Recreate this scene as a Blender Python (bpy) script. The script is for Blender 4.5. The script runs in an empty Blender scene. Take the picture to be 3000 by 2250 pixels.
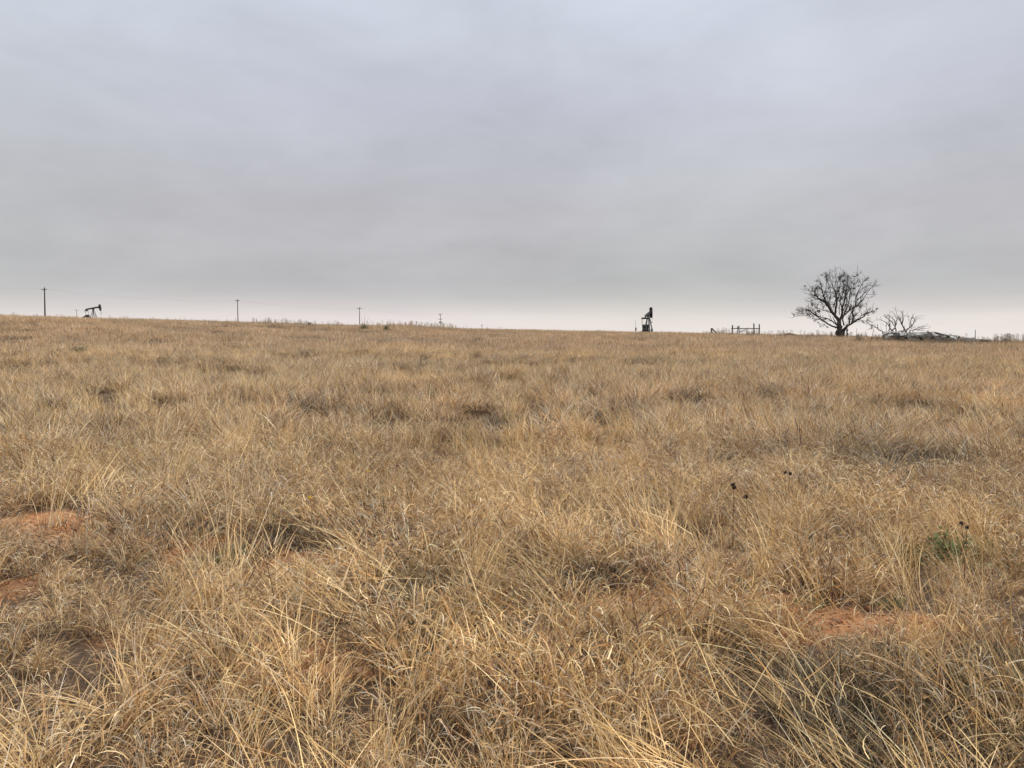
import bpy, math, random
import numpy as np
from mathutils import Vector, Matrix, Quaternion

R = math.radians
sc = bpy.context.scene
col = sc.collection
rnd = random.Random(7)
rng = np.random.default_rng(11)

# ------------------------------------------------------------------ camera
PITCH = math.atan((1125 - 975) / 2254.0)
EYE = Vector((0, 0, 1.6))
cd = bpy.data.cameras.new("camera")
cd.sensor_width = 36.0
cd.lens = 2254 / 3000 * 36
cd.clip_start = 0.05
cd.clip_end = 12000
cam = bpy.data.objects.new("camera", cd)
cam.location = EYE
cam.rotation_euler = (math.pi / 2 - PITCH, 0, 0)
col.objects.link(cam)
sc.camera = cam

# ------------------------------------------------------------------ world: overcast sky
SUN_EL, SUN_AZ = 40, 78      # azimuth clockwise from +Y, the veiled sun stands to the right
w = bpy.data.worlds.new("World")
sc.world = w
w.use_nodes = True
nt = w.node_tree
nt.nodes.clear()
N = nt.nodes.new
L = nt.links.new


def srgb(*c):
    return tuple(((v / 255) / 12.92 if v <= 10 else (((v / 255) + .055) / 1.055) ** 2.4) for v in c)


out = N("ShaderNodeOutputWorld")
bg_sky = N("ShaderNodeBackground")
bg_cl = N("ShaderNodeBackground")
add = N("ShaderNodeAddShader")
L(add.outputs[0], out.inputs[0])
L(bg_sky.outputs[0], add.inputs[0])
L(bg_cl.outputs[0], add.inputs[1])
sky = N("ShaderNodeTexSky")
sky.sky_type = 'NISHITA'
sky.sun_disc = False
sky.sun_elevation = R(SUN_EL)
sky.sun_rotation = R(SUN_AZ)
L(sky.outputs[0], bg_sky.inputs[0])
bg_sky.inputs[1].default_value = 0.002
tc = N("ShaderNodeTexCoord")
sep = N("ShaderNodeSeparateXYZ")
L(tc.outputs['Generated'], sep.inputs[0])


def math_n(op, a=None, b=None, c=None, clamp=False):
    n = N("ShaderNodeMath")
    n.operation = op
    n.use_clamp = clamp
    for i, v in enumerate((a, b, c)):
        if v is None:
            continue
        if isinstance(v, (int, float)):
            n.inputs[i].default_value = v
        else:
            L(v, n.inputs[i])
    return n.outputs[0]


# cloud layer seen in perspective: direction projected onto a flat deck
zc = math_n('ADD', math_n('MAXIMUM', sep.outputs[2], 0.0), 0.12)
cx = math_n('DIVIDE', sep.outputs[0], zc)
cy = math_n('DIVIDE', sep.outputs[1], zc)
comb = N("ShaderNodeCombineXYZ")
L(cx, comb.inputs[0])
L(cy, comb.inputs[1])


def noise(vec, scale, detail, rough, dist=0.0, w4=None):
    n = N("ShaderNodeTexNoise")
    n.inputs['Scale'].default_value = scale
    n.inputs['Detail'].default_value = detail
    n.inputs['Roughness'].default_value = rough
    n.inputs['Distortion'].default_value = dist
    if w4 is not None:
        n.noise_dimensions = '4D'
        n.inputs['W'].default_value = w4
    L(vec, n.inputs['Vector'])
    return n.outputs[0]


n1 = noise(comb.outputs[0], 0.9, 6, 0.55, 0.5, 2.3)
n2 = noise(comb.outputs[0], 0.13, 3, 0.5, 0.0, 9.1)
# second set in plain direction space, for broad soft patches
n3 = noise(tc.outputs['Generated'], 2.2, 2, 0.5, 0.0, 4.0)
map3 = N("ShaderNodeMapping")
map3.inputs['Scale'].default_value = (4.5, 4.5, 10)
L(tc.outputs['Generated'], map3.inputs[0])
n4 = noise(map3.outputs[0], 1.0, 5, 0.55, 0.3, 7.7)

# the height coordinate is wobbled by the noise so that the bands are not ruled lines
zz = math_n('ADD', sep.outputs[2], math_n('MULTIPLY', math_n('SUBTRACT', n4, 0.5), 0.032))
ramp = N("ShaderNodeValToRGB")
L(zz, ramp.inputs[0])
cr = ramp.color_ramp
stops = [(0.000, srgb(240, 232, 227)), (0.018, srgb(234, 226, 221)), (0.030, srgb(219, 213, 210)),
         (0.046, srgb(201, 199, 198)), (0.066, srgb(190, 190, 191)), (0.10, srgb(192, 192, 194)),
         (0.155, srgb(194, 194, 198)), (0.205, srgb(196, 198, 204)), (0.30, srgb(200, 204, 215)),
         (0.39, srgb(210, 217, 228)), (0.60, (1.05, 1.08, 1.16)), (1.0, (1.75, 1.75, 1.8))]
while len(cr.elements) < len(stops):
    cr.elements.new(0.5)
for e, (p, c) in zip(cr.elements, stops):
    e.position = p
    e.color = (*c, 1)
amp = math_n('MULTIPLY', math_n('SUBTRACT', n1, 0.5), 0.26)
amp2 = math_n('MULTIPLY', math_n('SUBTRACT', n2, 0.5), 0.16)
amp4 = math_n('MULTIPLY', math_n('SUBTRACT', n4, 0.5), 0.42)
fade = N("ShaderNodeMapRange")      # clouds lose contrast in the bright strip at the horizon
fade.inputs[1].default_value = 0.02
fade.inputs[2].default_value = 0.08
fade.inputs[3].default_value = 0.5
L(sep.outputs[2], fade.inputs[0])
tot = math_n('ADD', 1.0, math_n('MULTIPLY', math_n('ADD', math_n('ADD', amp, amp2), amp4), fade.outputs[0]))
vm = N("ShaderNodeVectorMath")
vm.operation = 'SCALE'
L(ramp.outputs[0], vm.inputs[0])
L(tot, vm.inputs['Scale'])
tint = N("ShaderNodeMix")
tint.data_type = 'RGBA'
tint.blend_type = 'MULTIPLY'
tint.inputs[0].default_value = 1.0
tr = N("ShaderNodeValToRGB")
tr.color_ramp.elements[0].position = 0.35
tr.color_ramp.elements[0].color = (1.0, 0.992, 1.012, 1)
tr.color_ramp.elements[1].position = 0.65
tr.color_ramp.elements[1].color = (0.992, 1.008, 0.985, 1)
L(n3, tr.inputs[0])
L(vm.outputs[0], tint.inputs[6])
L(tr.outputs[0], tint.inputs[7])
L(tint.outputs[2], bg_cl.inputs[0])
bg_cl.inputs[1].default_value = 0.97

sd = bpy.data.lights.new("sun", 'SUN')
sd.energy = 1.5
sd.angle = R(12)
sd.color = (1.0, 0.95, 0.87)
sun = bpy.data.objects.new("sun", sd)
sdir = Vector((math.sin(R(SUN_AZ)) * math.cos(R(SUN_EL)), math.cos(R(SUN_AZ)) * math.cos(R(SUN_EL)), math.sin(R(SUN_EL))))
sun.rotation_euler = sdir.to_track_quat('Z', 'Y').to_euler()
col.objects.link(sun)

sc.view_settings.view_transform = 'Standard'
sc.view_settings.look = 'None'
sc.view_settings.exposure = 0.0
sc.view_settings.gamma = 1.0
sc.view_settings.use_curve_mapping = False
sc.render.engine = 'CYCLES'
sc.cycles.max_bounces = 5
sc.cycles.diffuse_bounces = 3
sc.cycles.transmission_bounces = 3
sc.cycles.use_adaptive_sampling = True

# ------------------------------------------------------------------ terrain
SKY_U = [-1500, 0, 200, 400, 600, 800, 1000, 1070, 1110, 1150, 1200, 1250, 1320, 1500, 1800, 2000, 2200, 2400, 2600, 2800, 3000, 4500]
SKY_Y = [900, 924, 930, 935, 941, 946, 952, 953, 953, 951, 952, 956, 961, 965, 971, 975, 979, 982, 988, 996, 1001, 1015]
TURF = 10.0          # pixels of turf height hiding the soil at the crest
RC = 98.0


def sstep(x):
    x = np.clip(x, 0, 1)
    return x * x * (3 - 2 * x)


def ground(x, y):
    x = np.asarray(x, float)
    y = np.asarray(y, float)
    r = np.sqrt(x * x + y * y) + 1e-6
    az = np.arctan2(x, y)
    azc = np.clip(az, -R(52), R(52))
    u = 1500 + 2254 * np.tan(azc)
    es = (975 - (np.interp(u, SKY_U, SKY_Y) + TURF)) / 2254.0 * np.cos(azc)
    back = sstep((np.abs(az) - R(60)) / R(60))
    es = es * (1 - back) + 0.0 * back
    t = r / RC
    f = (es + 1.6 / RC) * np.clip(sstep((r - 6) / (RC - 6)), 0, 1)
    near = 1.6 + (-1.6 / r + f) * r
    ang = es + 6.0 / 2254 * sstep((r - RC) / 90) - 0.0004 * np.clip(t - 2, 0, 8)
    far_cut = sstep((r - 700) / 1800)
    ang = ang * (1 - far_cut) + np.minimum(es, -0.0030) * far_cut
    far = 1.6 + ang * r
    z = np.where(r < RC, near, far)
    # gentle swells
    z = z + 0.05 * np.sin(x * 0.35 + 1.0) * np.sin(y * 0.42) * sstep((r - 5) / 25) * sstep((140 - r) / 60)
    # hummocks that the thick tussocks stand on
    z = z + .17 * relief(x, y, 1.9) * sstep((r - 7) / 5) * sstep((50 - r) / 10)
    return z


def gz(x, y):
    return float(ground(x, y))


cp, sp = math.cos(PITCH), math.sin(PITCH)


def P(px, py, Y):
    """world point that lies Y metres in front of the eye, at pixel (px, py) of the 3000 wide photograph"""
    a = (px - 1500) / 2254.0
    b = (1125 - py) / 2254.0
    d = Vector((a, cp + b * sp, b * cp - sp))
    return EYE + d * (Y / d.y)


def X_at(px, Y):
    return P(px, 975, Y).x


# ------------------------------------------------------------------ helpers
def mesh_from(name, V, F, smooth=False):
    me = bpy.data.meshes.new(name)
    me.from_pydata([tuple(v) for v in V], [], [tuple(f) for f in F])
    if smooth:
        me.polygons.foreach_set('use_smooth', [True] * len(me.polygons))
    me.update()
    return me


def link(name, me, mat, parent=None):
    o = bpy.data.objects.new(name, me)
    col.objects.link(o)
    if mat:
        me.materials.append(mat)
    if parent:
        o.parent = parent
    return o


def empty(name, loc, rz=0.0):
    o = bpy.data.objects.new(name, None)
    o.empty_display_size = 0.2
    o.location = loc
    o.rotation_euler = (0, 0, rz)
    col.objects.link(o)
    return o


def tag(o, label=None, cat=None, group=None, kind=None):
    if label:
        o['label'] = label
    if cat:
        o['category'] = cat
    if group:
        o['group'] = group
    if kind:
        o['kind'] = kind
    return o


class MB:
    """collects boxes, tubes and slabs into one mesh"""

    def __init__(s):
        s.V = []
        s.F = []

    def quadbox(s, c8):
        b = len(s.V)
        s.V += [Vector(c) for c in c8]
        for f in ((0, 3, 2, 1), (4, 5, 6, 7), (0, 1, 5, 4), (1, 2, 6, 5), (2, 3, 7, 6), (3, 0, 4, 7)):
            s.F.append(tuple(b + i for i in f))
        return s

    def box(s, c, size, rot=None):
        c = Vector(c)
        hx, hy, hz = size[0] / 2, size[1] / 2, size[2] / 2
        pts = [(-hx, -hy, -hz), (hx, -hy, -hz), (hx, hy, -hz), (-hx, hy, -hz), (-hx, -hy, hz), (hx, -hy, hz), (hx, hy, hz), (-hx, hy, hz)]
        m = rot if rot else Matrix.Identity(3)
        return s.quadbox([c + m @ Vector(p) for p in pts])

    def beam(s, a, b, wd, ht):
        a = Vector(a)
        b = Vector(b)
        d = (b - a).normalized()
        side = d.cross(Vector((0, 0, 1)))
        if side.length < 1e-3:
            side = Vector((1, 0, 0))
        side.normalize()
        up = side.cross(d)
        s1, u1 = side * wd / 2, up * ht / 2
        return s.quadbox([a - s1 - u1, a + s1 - u1, a + s1 + u1, a - s1 + u1, b - s1 - u1, b + s1 - u1, b + s1 + u1, b - s1 + u1])

    def tube(s, pts, rad, n=8, cap=True):
        pts = [Vector(p) for p in pts]
        if not hasattr(rad, '__len__'):
            rad = [rad] * len(pts)
        base = len(s.V)
        ref = None
        for i, p in enumerate(pts):
            d = (pts[min(i + 1, len(pts) - 1)] - pts[max(i - 1, 0)])
            if d.length < 1e-9:
                d = Vector((0, 0, 1))
            d.normalize()
            if ref is None:
                ref = d.orthogonal().normalized()
            ref = (ref - d * ref.dot(d))
            if ref.length < 1e-4:
                ref = d.orthogonal()
            ref.normalize()
            q = d.cross(ref)
            for k in range(n):
                a = 2 * math.pi * k / n
                s.V.append(p + (ref * math.cos(a) + q * math.sin(a)) * rad[i])
        for i in range(len(pts) - 1):
            for k in range(n):
                k2 = (k + 1) % n
                s.F.append((base + i * n + k, base + i * n + k2, base + (i + 1) * n + k2, base + (i + 1) * n + k))
        if cap:
            s.F.append(tuple(base + k for k in reversed(range(n))))
            e = base + (len(pts) - 1) * n
            s.F.append(tuple(e + k for k in range(n)))
        return s

    def slab(s, q4, th):
        q = [Vector(p) for p in q4]
        nrm = (q[1] - q[0]).cross(q[3] - q[0]).normalized() * th / 2
        return s.quadbox([p - nrm for p in q] + [p + nrm for p in q])

    def prism(s, prof, y0, y1):
        """profile in (x,z), extruded along y"""
        b = len(s.V)
        n = len(prof)
        s.V += [Vector((p[0], y0, p[1])) for p in prof] + [Vector((p[0], y1, p[1])) for p in prof]
        for i in range(n):
            j = (i + 1) % n
            s.F.append((b + i, b + j, b + n + j, b + n + i))
        s.F.append(tuple(b + i for i in reversed(range(n))))
        s.F.append(tuple(b + n + i for i in range(n)))
        return s

    def build(s, name, mat, parent=None, smooth=False):
        return link(name, mesh_from(name, s.V, s.F, smooth), mat, parent)


def new_mat(name):
    m = bpy.data.materials.new(name)
    m.use_nodes = True
    t = m.node_tree
    t.nodes.clear()
    return m, t


def simple_mat(name, c1, c2, scale=3.0, rough=0.8, metal=0.0, bump=0.3, stretch=(1, 1, 1), detail=5, lo=0.38, hi=0.62):
    m, t = new_mat(name)
    n = t.nodes.new
    l = t.links.new
    o = n("ShaderNodeOutputMaterial")
    b = n("ShaderNodeBsdfPrincipled")
    l(b.outputs[0], o.inputs[0])
    tcn = n("ShaderNodeTexCoord")
    mp = n("ShaderNodeMapping")
    mp.inputs['Scale'].default_value = stretch
    l(tcn.outputs['Object'], mp.inputs[0])
    ns = n("ShaderNodeTexNoise")
    ns.inputs['Scale'].default_value = scale
    ns.inputs['Detail'].default_value = detail
    ns.inputs['Roughness'].default_value = 0.65
    l(mp.outputs[0], ns.inputs['Vector'])
    rp = n("ShaderNodeValToRGB")
    rp.color_ramp.elements[0].position = lo
    rp.color_ramp.elements[0].color = (*c1, 1)
    rp.color_ramp.elements[1].position = hi
    rp.color_ramp.elements[1].color = (*c2, 1)
    l(ns.outputs[0], rp.inputs[0])
    l(rp.outputs[0], b.inputs['Base Color'])
    b.inputs['Roughness'].default_value = rough
    b.inputs['Metallic'].default_value = metal
    bp = n("ShaderNodeBump")
    bp.inputs['Strength'].default_value = bump
    bp.inputs['Distance'].default_value = 0.02
    l(ns.outputs[0], bp.inputs['Height'])
    l(bp.outputs[0], b.inputs['Normal'])
    return m


M_pole = simple_mat("creosoted_wood", (0.035, 0.024, 0.02), (0.075, 0.055, 0.045), 2, stretch=(6, 6, .4))
M_polegrey = simple_mat("weathered_pole_wood", (0.09, 0.075, 0.065), (0.16, 0.14, 0.125), 2, stretch=(6, 6, .4))
M_black = simple_mat("dark_oilfield_paint", (0.016, 0.016, 0.017), (0.045, 0.042, 0.04), 1.5, 0.55, 0.1)
M_rust = simple_mat("rusty_steel", (0.05, 0.025, 0.016), (0.12, 0.055, 0.03), 3, 0.8)
M_steel = simple_mat("grey_steel", (0.2, 0.2, 0.2), (0.34, 0.34, 0.33), 3, 0.5, 0.5)
M_ceram = simple_mat("insulator_glaze", (0.18, 0.18, 0.19), (0.3, 0.3, 0.3), 3, 0.3)
M_wire = simple_mat("conductor_wire", (0.12, 0.12, 0.12), (0.2, 0.2, 0.2), 3, 0.6)
M_post = simple_mat("dark_post_wood", (0.03, 0.022, 0.022), (0.075, 0.055, 0.05), 3, 0.9, stretch=(5, 5, .6))
M_bark = simple_mat("mesquite_bark", (0.022, 0.018, 0.017), (0.075, 0.06, 0.052), 5, 0.95, bump=0.8, stretch=(3, 3, .8))
M_dead = simple_mat("dead_wood", (0.05, 0.038, 0.034), (0.115, 0.09, 0.08), 5, 0.95, bump=0.6)
M_grey_board = simple_mat("weathered_siding", (0.07, 0.06, 0.05), (0.30, 0.28, 0.25), 1.6, 0.9, stretch=(1, 1, 9))
M_pale = simple_mat("pale_sheet", (0.22, 0.215, 0.20), (0.58, 0.58, 0.55), 1.8, 0.7, stretch=(7, 2, 1))
M_green = simple_mat("grey_green_shingle", (0.06, 0.062, 0.05), (0.27, 0.275, 0.24), 2.2, 0.95)
M_brownb = simple_mat("brown_planks", (0.09, 0.06, 0.045), (0.2, 0.145, 0.11), 1.5, 0.9, stretch=(1, 1, 10))
M_darkb = simple_mat("dark_planks_and_gaps", (0.018, 0.016, 0.015), (0.06, 0.052, 0.045), 2, 0.95, stretch=(1, 1, 8))  # dark boards, also the sheets that stand in for shaded gaps
M_redb = simple_mat("red_rubble", (0.09, 0.03, 0.022), (0.2, 0.07, 0.045), 6, 0.95)
M_seed = simple_mat("dark_seed_head", (0.022, 0.011, 0.009), (0.055, 0.028, 0.02), 60, 0.95)
M_stalk = simple_mat("brown_stalk", (0.10, 0.06, 0.038), (0.22, 0.14, 0.085), 20, 0.9)
M_yellow = simple_mat("yellow_petals", (0.55, 0.33, 0.02), (0.7, 0.45, 0.03), 60, 0.7)

# ------------------------------------------------------------------ noise for placement


def vnoise(x, y, s, seed):
    x = np.asarray(x) / s + 1000.0
    y = np.asarray(y) / s + 1000.0
    xi = np.floor(x).astype(np.int64)
    yi = np.floor(y).astype(np.int64)
    fx = x - xi
    fy = y - yi
    fx = fx * fx * (3 - 2 * fx)
    fy = fy * fy * (3 - 2 * fy)

    def h(a, b):
        n = (a * 374761393 + b * 668265263 + seed * 1442695041) & 0xffffffff
        n = ((n ^ (n >> 13)) * 1274126177) & 0xffffffff
        return ((n ^ (n >> 16)) & 0xffff) / 65535.0
    return (h(xi, yi) * (1 - fx) + h(xi + 1, yi) * fx) * (1 - fy) + (h(xi, yi + 1) * (1 - fx) + h(xi + 1, yi + 1) * fx) * fy


def fbm(x, y, s, seed):
    return (vnoise(x, y, s, seed) * .55 + vnoise(x, y, s / 2.1, seed + 1) * .3 + vnoise(x, y, s / 4.3, seed + 2) * .15)


def relief(X, Y, sc_=1.5):
    """0 in the low trampled hollows, 1 on the thick hummocks"""
    return sstep((.55 * fbm(X, Y, sc_ * .42, 26) + .45 * fbm(X, Y, sc_ * 1.5, 22) - .40) / .17)


# bare red soil: (x, y, rx, ry, strength)
BARE = [(-4.0, 6.1, .75, .5, 1), (-2.5, 5.8, .7, .45, .95), (-1.5, 5.3, .5, .4, .9), (.95, 4.4, .50, .36, 1), (1.5, 4.25, .50, .36, 1),
        (2.1, 4.0, .34, .26, .95), (2.75, 3.8, .32, .24, .8), (-.95, 3.75, .3, .26, .8), (-3.2, 4.7, .22, .2, .45), (.75, 3.1, .22, .2, .6), (1.0, 5.2, .3, .25, .4), (-2.0, 3.9, .18, .15, .45)]


def bare(x, y):
    b = np.zeros_like(np.asarray(x, float))
    wob = (fbm(x, y, .38, 77) - .5) * 2.2
    for (cx_, cy_, rx, ry, st) in BARE:
        d = np.sqrt(((x - cx_) / (rx * .84)) ** 2 + ((y - cy_) / (ry * .84)) ** 2) + wob
        b = np.maximum(b, st * sstep((1.25 - d) / 0.5))
    return b


# ground sheet: polar grid round the eye, fine in front
def build_ground():
    az = np.concatenate([np.linspace(-180, -60, 25)[:-1], np.linspace(-60, 60, 361), np.linspace(60, 180, 25)[1:-1]])
    rr = [0.0]
    r = 0.3
    while r < 9000:
        rr.append(r)
        r += max(0.05, r * 0.018) if r < 12 else r * 0.04
    rr = np.array(rr[1:])
    A, RR = np.meshgrid(np.radians(az), rr)
    X = RR * np.sin(A)
    Y = RR * np.cos(A)
    Z = ground(X, Y)
    bz = bare(X, Y)
    Z = Z + np.where(RR < 14, (fbm(X, Y, .35, 5) - .5) * .05 + (fbm(X, Y, 1.4, 6) - .5) * .06, 0)
    na, nr = len(az), len(rr)
    V = np.stack([X, Y, Z], -1).reshape(-1, 3)
    V = np.vstack([V, [[0, 0, gz(0, 0.01)]]])
    F = []
    for i in range(nr - 1):
        for k in range(na):
            k2 = (k + 1) % na
            F.append((i * na + k, i * na + k2, (i + 1) * na + k2, (i + 1) * na + k))
    c = len(V) - 1
    for k in range(na):
        F.append((c, (k + 1) % na, k))
    me = mesh_from("ground", V.tolist(), [f[::-1] for f in F], True)
    at = me.attributes.new("bare", 'FLOAT', 'POINT')
    at.data.foreach_set('value', np.append(bz.reshape(-1), 0.0).astype(np.float32))
    m, t = new_mat("red_sandy_soil_and_thatch")
    n = t.nodes.new
    l = t.links.new
    o = n("ShaderNodeOutputMaterial")
    b = n("ShaderNodeBsdfPrincipled")
    b.inputs['Roughness'].default_value = 0.95
    l(b.outputs[0], o.inputs[0])
    tcn = n("ShaderNodeTexCoord")

    def nz(scale, det, rg=.6):
        q = n("ShaderNodeTexNoise")
        q.inputs['Scale'].default_value = scale
        q.inputs['Detail'].default_value = det
        q.inputs['Roughness'].default_value = rg
        l(tcn.outputs['Object'], q.inputs['Vector'])
        return q

    def rampn(src, a, ca, b2, cb):
        q = n("ShaderNodeValToRGB")
        q.color_ramp.elements[0].position = a
        q.color_ramp.elements[0].color = (*ca, 1)
        q.color_ramp.elements[1].position = b2
        q.color_ramp.elements[1].color = (*cb, 1)
        l(src, q.inputs[0])
        return q
    soil = rampn(nz(9, 8, .7).outputs[0], .3, (0.36, 0.145, 0.05), .7, (0.66, 0.33, 0.145))
    grit = rampn(nz(160, 3).outputs[0], .35, (0.6, 0.55, 0.5), .65, (1.15, 1.12, 1.1))
    mx = n("ShaderNodeMix")
    mx.data_type = 'RGBA'
    mx.blend_type = 'MULTIPLY'
    mx.inputs[0].default_value = .8
    l(soil.outputs[0], mx.inputs[6])
    l(grit.outputs[0], mx.inputs[7])
    thatch = rampn(nz(26, 6).outputs[0], .3, (0.035, 0.02, 0.011), .7, (0.15, 0.088, 0.046))  # thatch, its colour darkened to put shade between the clumps
    at2 = n("ShaderNodeAttribute")
    at2.attribute_name = "bare"
    m2 = n("ShaderNodeMix")
    m2.data_type = 'RGBA'
    l(at2.outputs['Fac'], m2.inputs[0])
    l(thatch.outputs[0], m2.inputs[6])
    l(mx.outputs[2], m2.inputs[7])
    l(m2.outputs[2], b.inputs['Base Color'])
    bp = n("ShaderNodeBump")
    bp.inputs['Strength'].default_value = 0.7
    bp.inputs['Distance'].default_value = 0.015
    l(nz(45, 8, .7).outputs[0], bp.inputs['Height'])
    l(bp.outputs[0], b.inputs['Normal'])
    g = link("ground", me, m)
    tag(g, "gently rising plain of red sandy soil under dry grass", "ground", kind='structure')


build_ground()

# ------------------------------------------------------------------ grass material
def grass_mat():
    m, t = new_mat("dry_grass_blades")
    n = t.nodes.new
    l = t.links.new
    o = n("ShaderNodeOutputMaterial")
    a = n("ShaderNodeAttribute")
    a.attribute_name = "bc"
    ti = n("ShaderNodeAttribute")
    ti.attribute_type = 'INSTANCER'
    ti.attribute_name = "ctint"
    mx = n("ShaderNodeMix")
    mx.data_type = 'RGBA'
    mx.blend_type = 'MULTIPLY'
    mx.inputs[0].default_value = 1
    l(a.outputs['Color'], mx.inputs[6])
    l(ti.outputs['Color'], mx.inputs[7])
    d = n("ShaderNodeBsdfDiffuse")
    tr = n("ShaderNodeBsdfTranslucent")
    gl = n("ShaderNodeBsdfGlossy")
    gl.inputs['Roughness'].default_value = 0.5
    gl.inputs['Color'].default_value = (0.9, 0.9, 0.9, 1)
    l(mx.outputs[2], d.inputs[0])
    l(mx.outputs[2], tr.inputs[0])
    m1 = n("ShaderNodeMixShader")
    m1.inputs[0].default_value = 0.10
    l(d.outputs[0], m1.inputs[1])
    l(tr.outputs[0], m1.inputs[2])
    m2 = n("ShaderNodeMixShader")
    m2.inputs[0].default_value = 0.03
    l(m1.outputs[0], m2.inputs[1])
    l(gl.outputs[0], m2.inputs[2])
    l(m2.outputs[0], o.inputs[0])
    return m


M_grass = grass_mat()

STRAW = [(.66, .50, .27), (.72, .58, .34), (.58, .42, .21), (.64, .47, .24), (.78, .66, .44)]
TAN = [(.47, .325, .185), (.39, .26, .15), (.56, .41, .25), (.32, .20, .11), (.62, .49, .33), (.28, .185, .115), (.48, .29, .14)]
GREY = [(.40, .36, .29), (.30, .27, .21), (.48, .44, .36), (.20, .18, .14), (.34, .30, .235)]
ORANGE = [(.46, .275, .12), (.38, .21, .09), (.54, .36, .17)]
PALE = [(.70, .64, .52), (.66, .60, .50)]
DARK = [(.055, .036, .022), (.085, .056, .034), (.04, .028, .02)]  # lowered until the gaps between blades look shaded
GREEN = [(.10, .15, .04), (.14, .19, .06), (.18, .20, .08), (.09, .12, .035)]
OLIVE = [(.22, .215, .11), (.30, .275, .15), (.17, .175, .095)]


def blades(spec):
    """spec: list of dicts of arrays -> verts, faces, colours. vectorised curved ribbons"""
    VV, FF, CC = [], [], []
    off = 0
    for s in spec:
        nb = len(s['L'])
        n = s['n']
        ts = np.linspace(0, 1, n + 1)
        th = s['t0'][:, None] + s['c'][:, None] * ts[None, :] ** s.get('p', 1.5)
        az = s['az'][:, None] + s['daz'][:, None] * ts[None, :]
        dx = np.sin(th) * np.cos(az)
        dy = np.sin(th) * np.sin(az)
        dz = np.cos(th)
        step = (s['L'] / n)[:, None]
        px = s['x'][:, None] + np.concatenate([np.zeros((nb, 1)), np.cumsum(dx[:, :-1] * step, 1)], 1)
        py = s['y'][:, None] + np.concatenate([np.zeros((nb, 1)), np.cumsum(dy[:, :-1] * step, 1)], 1)
        pz = s['z'][:, None] + np.concatenate([np.zeros((nb, 1)), np.cumsum(dz[:, :-1] * step, 1)], 1)
        pz = np.maximum(pz, 0.008)
        sx, sy = -np.sin(az), np.cos(az)
        # twist the width direction about the blade
        ux, uy, uz = np.cos(th) * np.cos(az), np.cos(th) * np.sin(az), -np.sin(th)
        tw = s['tw'][:, None] + s['dtw'][:, None] * ts[None, :]
        wx = sx * np.cos(tw) + ux * np.sin(tw)
        wy = sy * np.cos(tw) + uy * np.sin(tw)
        wz = uz * np.sin(tw)
        wd = s['w'][:, None] * (0.5 * (1 - ts ** 2.2) + 0.06)[None, :]
        A = np.stack([px - wx * wd, py - wy * wd, pz - wz * wd], -1)
        B = np.stack([px + wx * wd, py + wy * wd, pz + wz * wd], -1)
        V = np.stack([A, B], 2)          # nb, n+1, 2, 3
        VV.append(V.reshape(-1, 3))
        idx = off + np.arange(nb)[:, None] * (2 * (n + 1)) + np.arange(n)[None, :] * 2
        F = np.stack([idx, idx + 1, idx + 3, idx + 2], -1).reshape(-1, 4)
        FF.append(F)
        c = np.repeat(s['col'][:, None, :], (n + 1) * 2, 1).reshape(-1, 3)
        CC.append(c)
        off += nb * (n + 1) * 2
    return np.vstack(VV), np.vstack(FF), np.vstack(CC)


def quick_mesh(name, V, F, C):
    me = bpy.data.meshes.new(name)
    nv, nf = len(V), len(F)
    me.vertices.add(nv)
    me.vertices.foreach_set('co', V.astype(np.float32).ravel())
    me.loops.add(nf * 4)
    me.loops.foreach_set('vertex_index', F.astype(np.int32).ravel())
    me.polygons.add(nf)
    me.polygons.foreach_set('loop_start', np.arange(0, nf * 4, 4, dtype=np.int32))
    me.polygons.foreach_set('loop_total', np.full(nf, 4, np.int32))
    at = me.attributes.new("bc", 'FLOAT_COLOR', 'POINT')
    at.data.foreach_set('color', np.hstack([C, np.ones((nv, 1))]).astype(np.float32).ravel())
    me.update(calc_edges=True)
    me.validate()
    me.materials.append(M_grass)
    return me


def pick(pal, n, jit=.20):
    names, wts = zip(*pal)
    wts = np.array(wts, float)
    wts /= wts.sum()
    ch = rng.choice(len(names), n, p=wts)
    out_ = np.zeros((n, 3))
    for i in range(n):
        p = names[ch[i]]
        out_[i] = p[rng.integers(len(p))]
    out_ *= 1 + rng.normal(0, jit, (n, 1))
    return np.clip(out_, .01, .95)


def U(a, b, n):
    return rng.uniform(a, b, n)


def tuft(n, rad, Lr, w, seg, t0, curl, pal, az=None, azs=None, z0=(0, .01), outward=.8, p=1.5, daz=.8, dtw=1.2, lr=1.0):
    """a spec for n blades rooted inside a disc"""
    rr = rad * np.sqrt(U(0, 1, n))
    a = U(0, 2 * math.pi, n)
    x, y = rr * np.cos(a), rr * np.sin(a)
    if az is None:
        bl = a + rng.normal(0, 1.1, n)
        bl = np.where(U(0, 1, n) < outward, bl, U(0, 2 * math.pi, n))
    else:
        bl = rng.normal(az, azs, n)
    Ls = U(Lr[0], Lr[1], n) * (1 - .35 * (rr / rad) ** 2 * lr)
    return dict(x=x, y=y, z=U(z0[0], z0[1], n), L=Ls, n=seg, t0=U(t0[0], t0[1], n) + .25 * rr / rad, c=U(curl[0], curl[1], n), az=bl,
                daz=rng.normal(0, daz, n), tw=rng.normal(0, .7, n), dtw=rng.normal(0, dtw, n), w=w * U(.6, 1.25, n), col=pick(pal, n), p=p)


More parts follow.
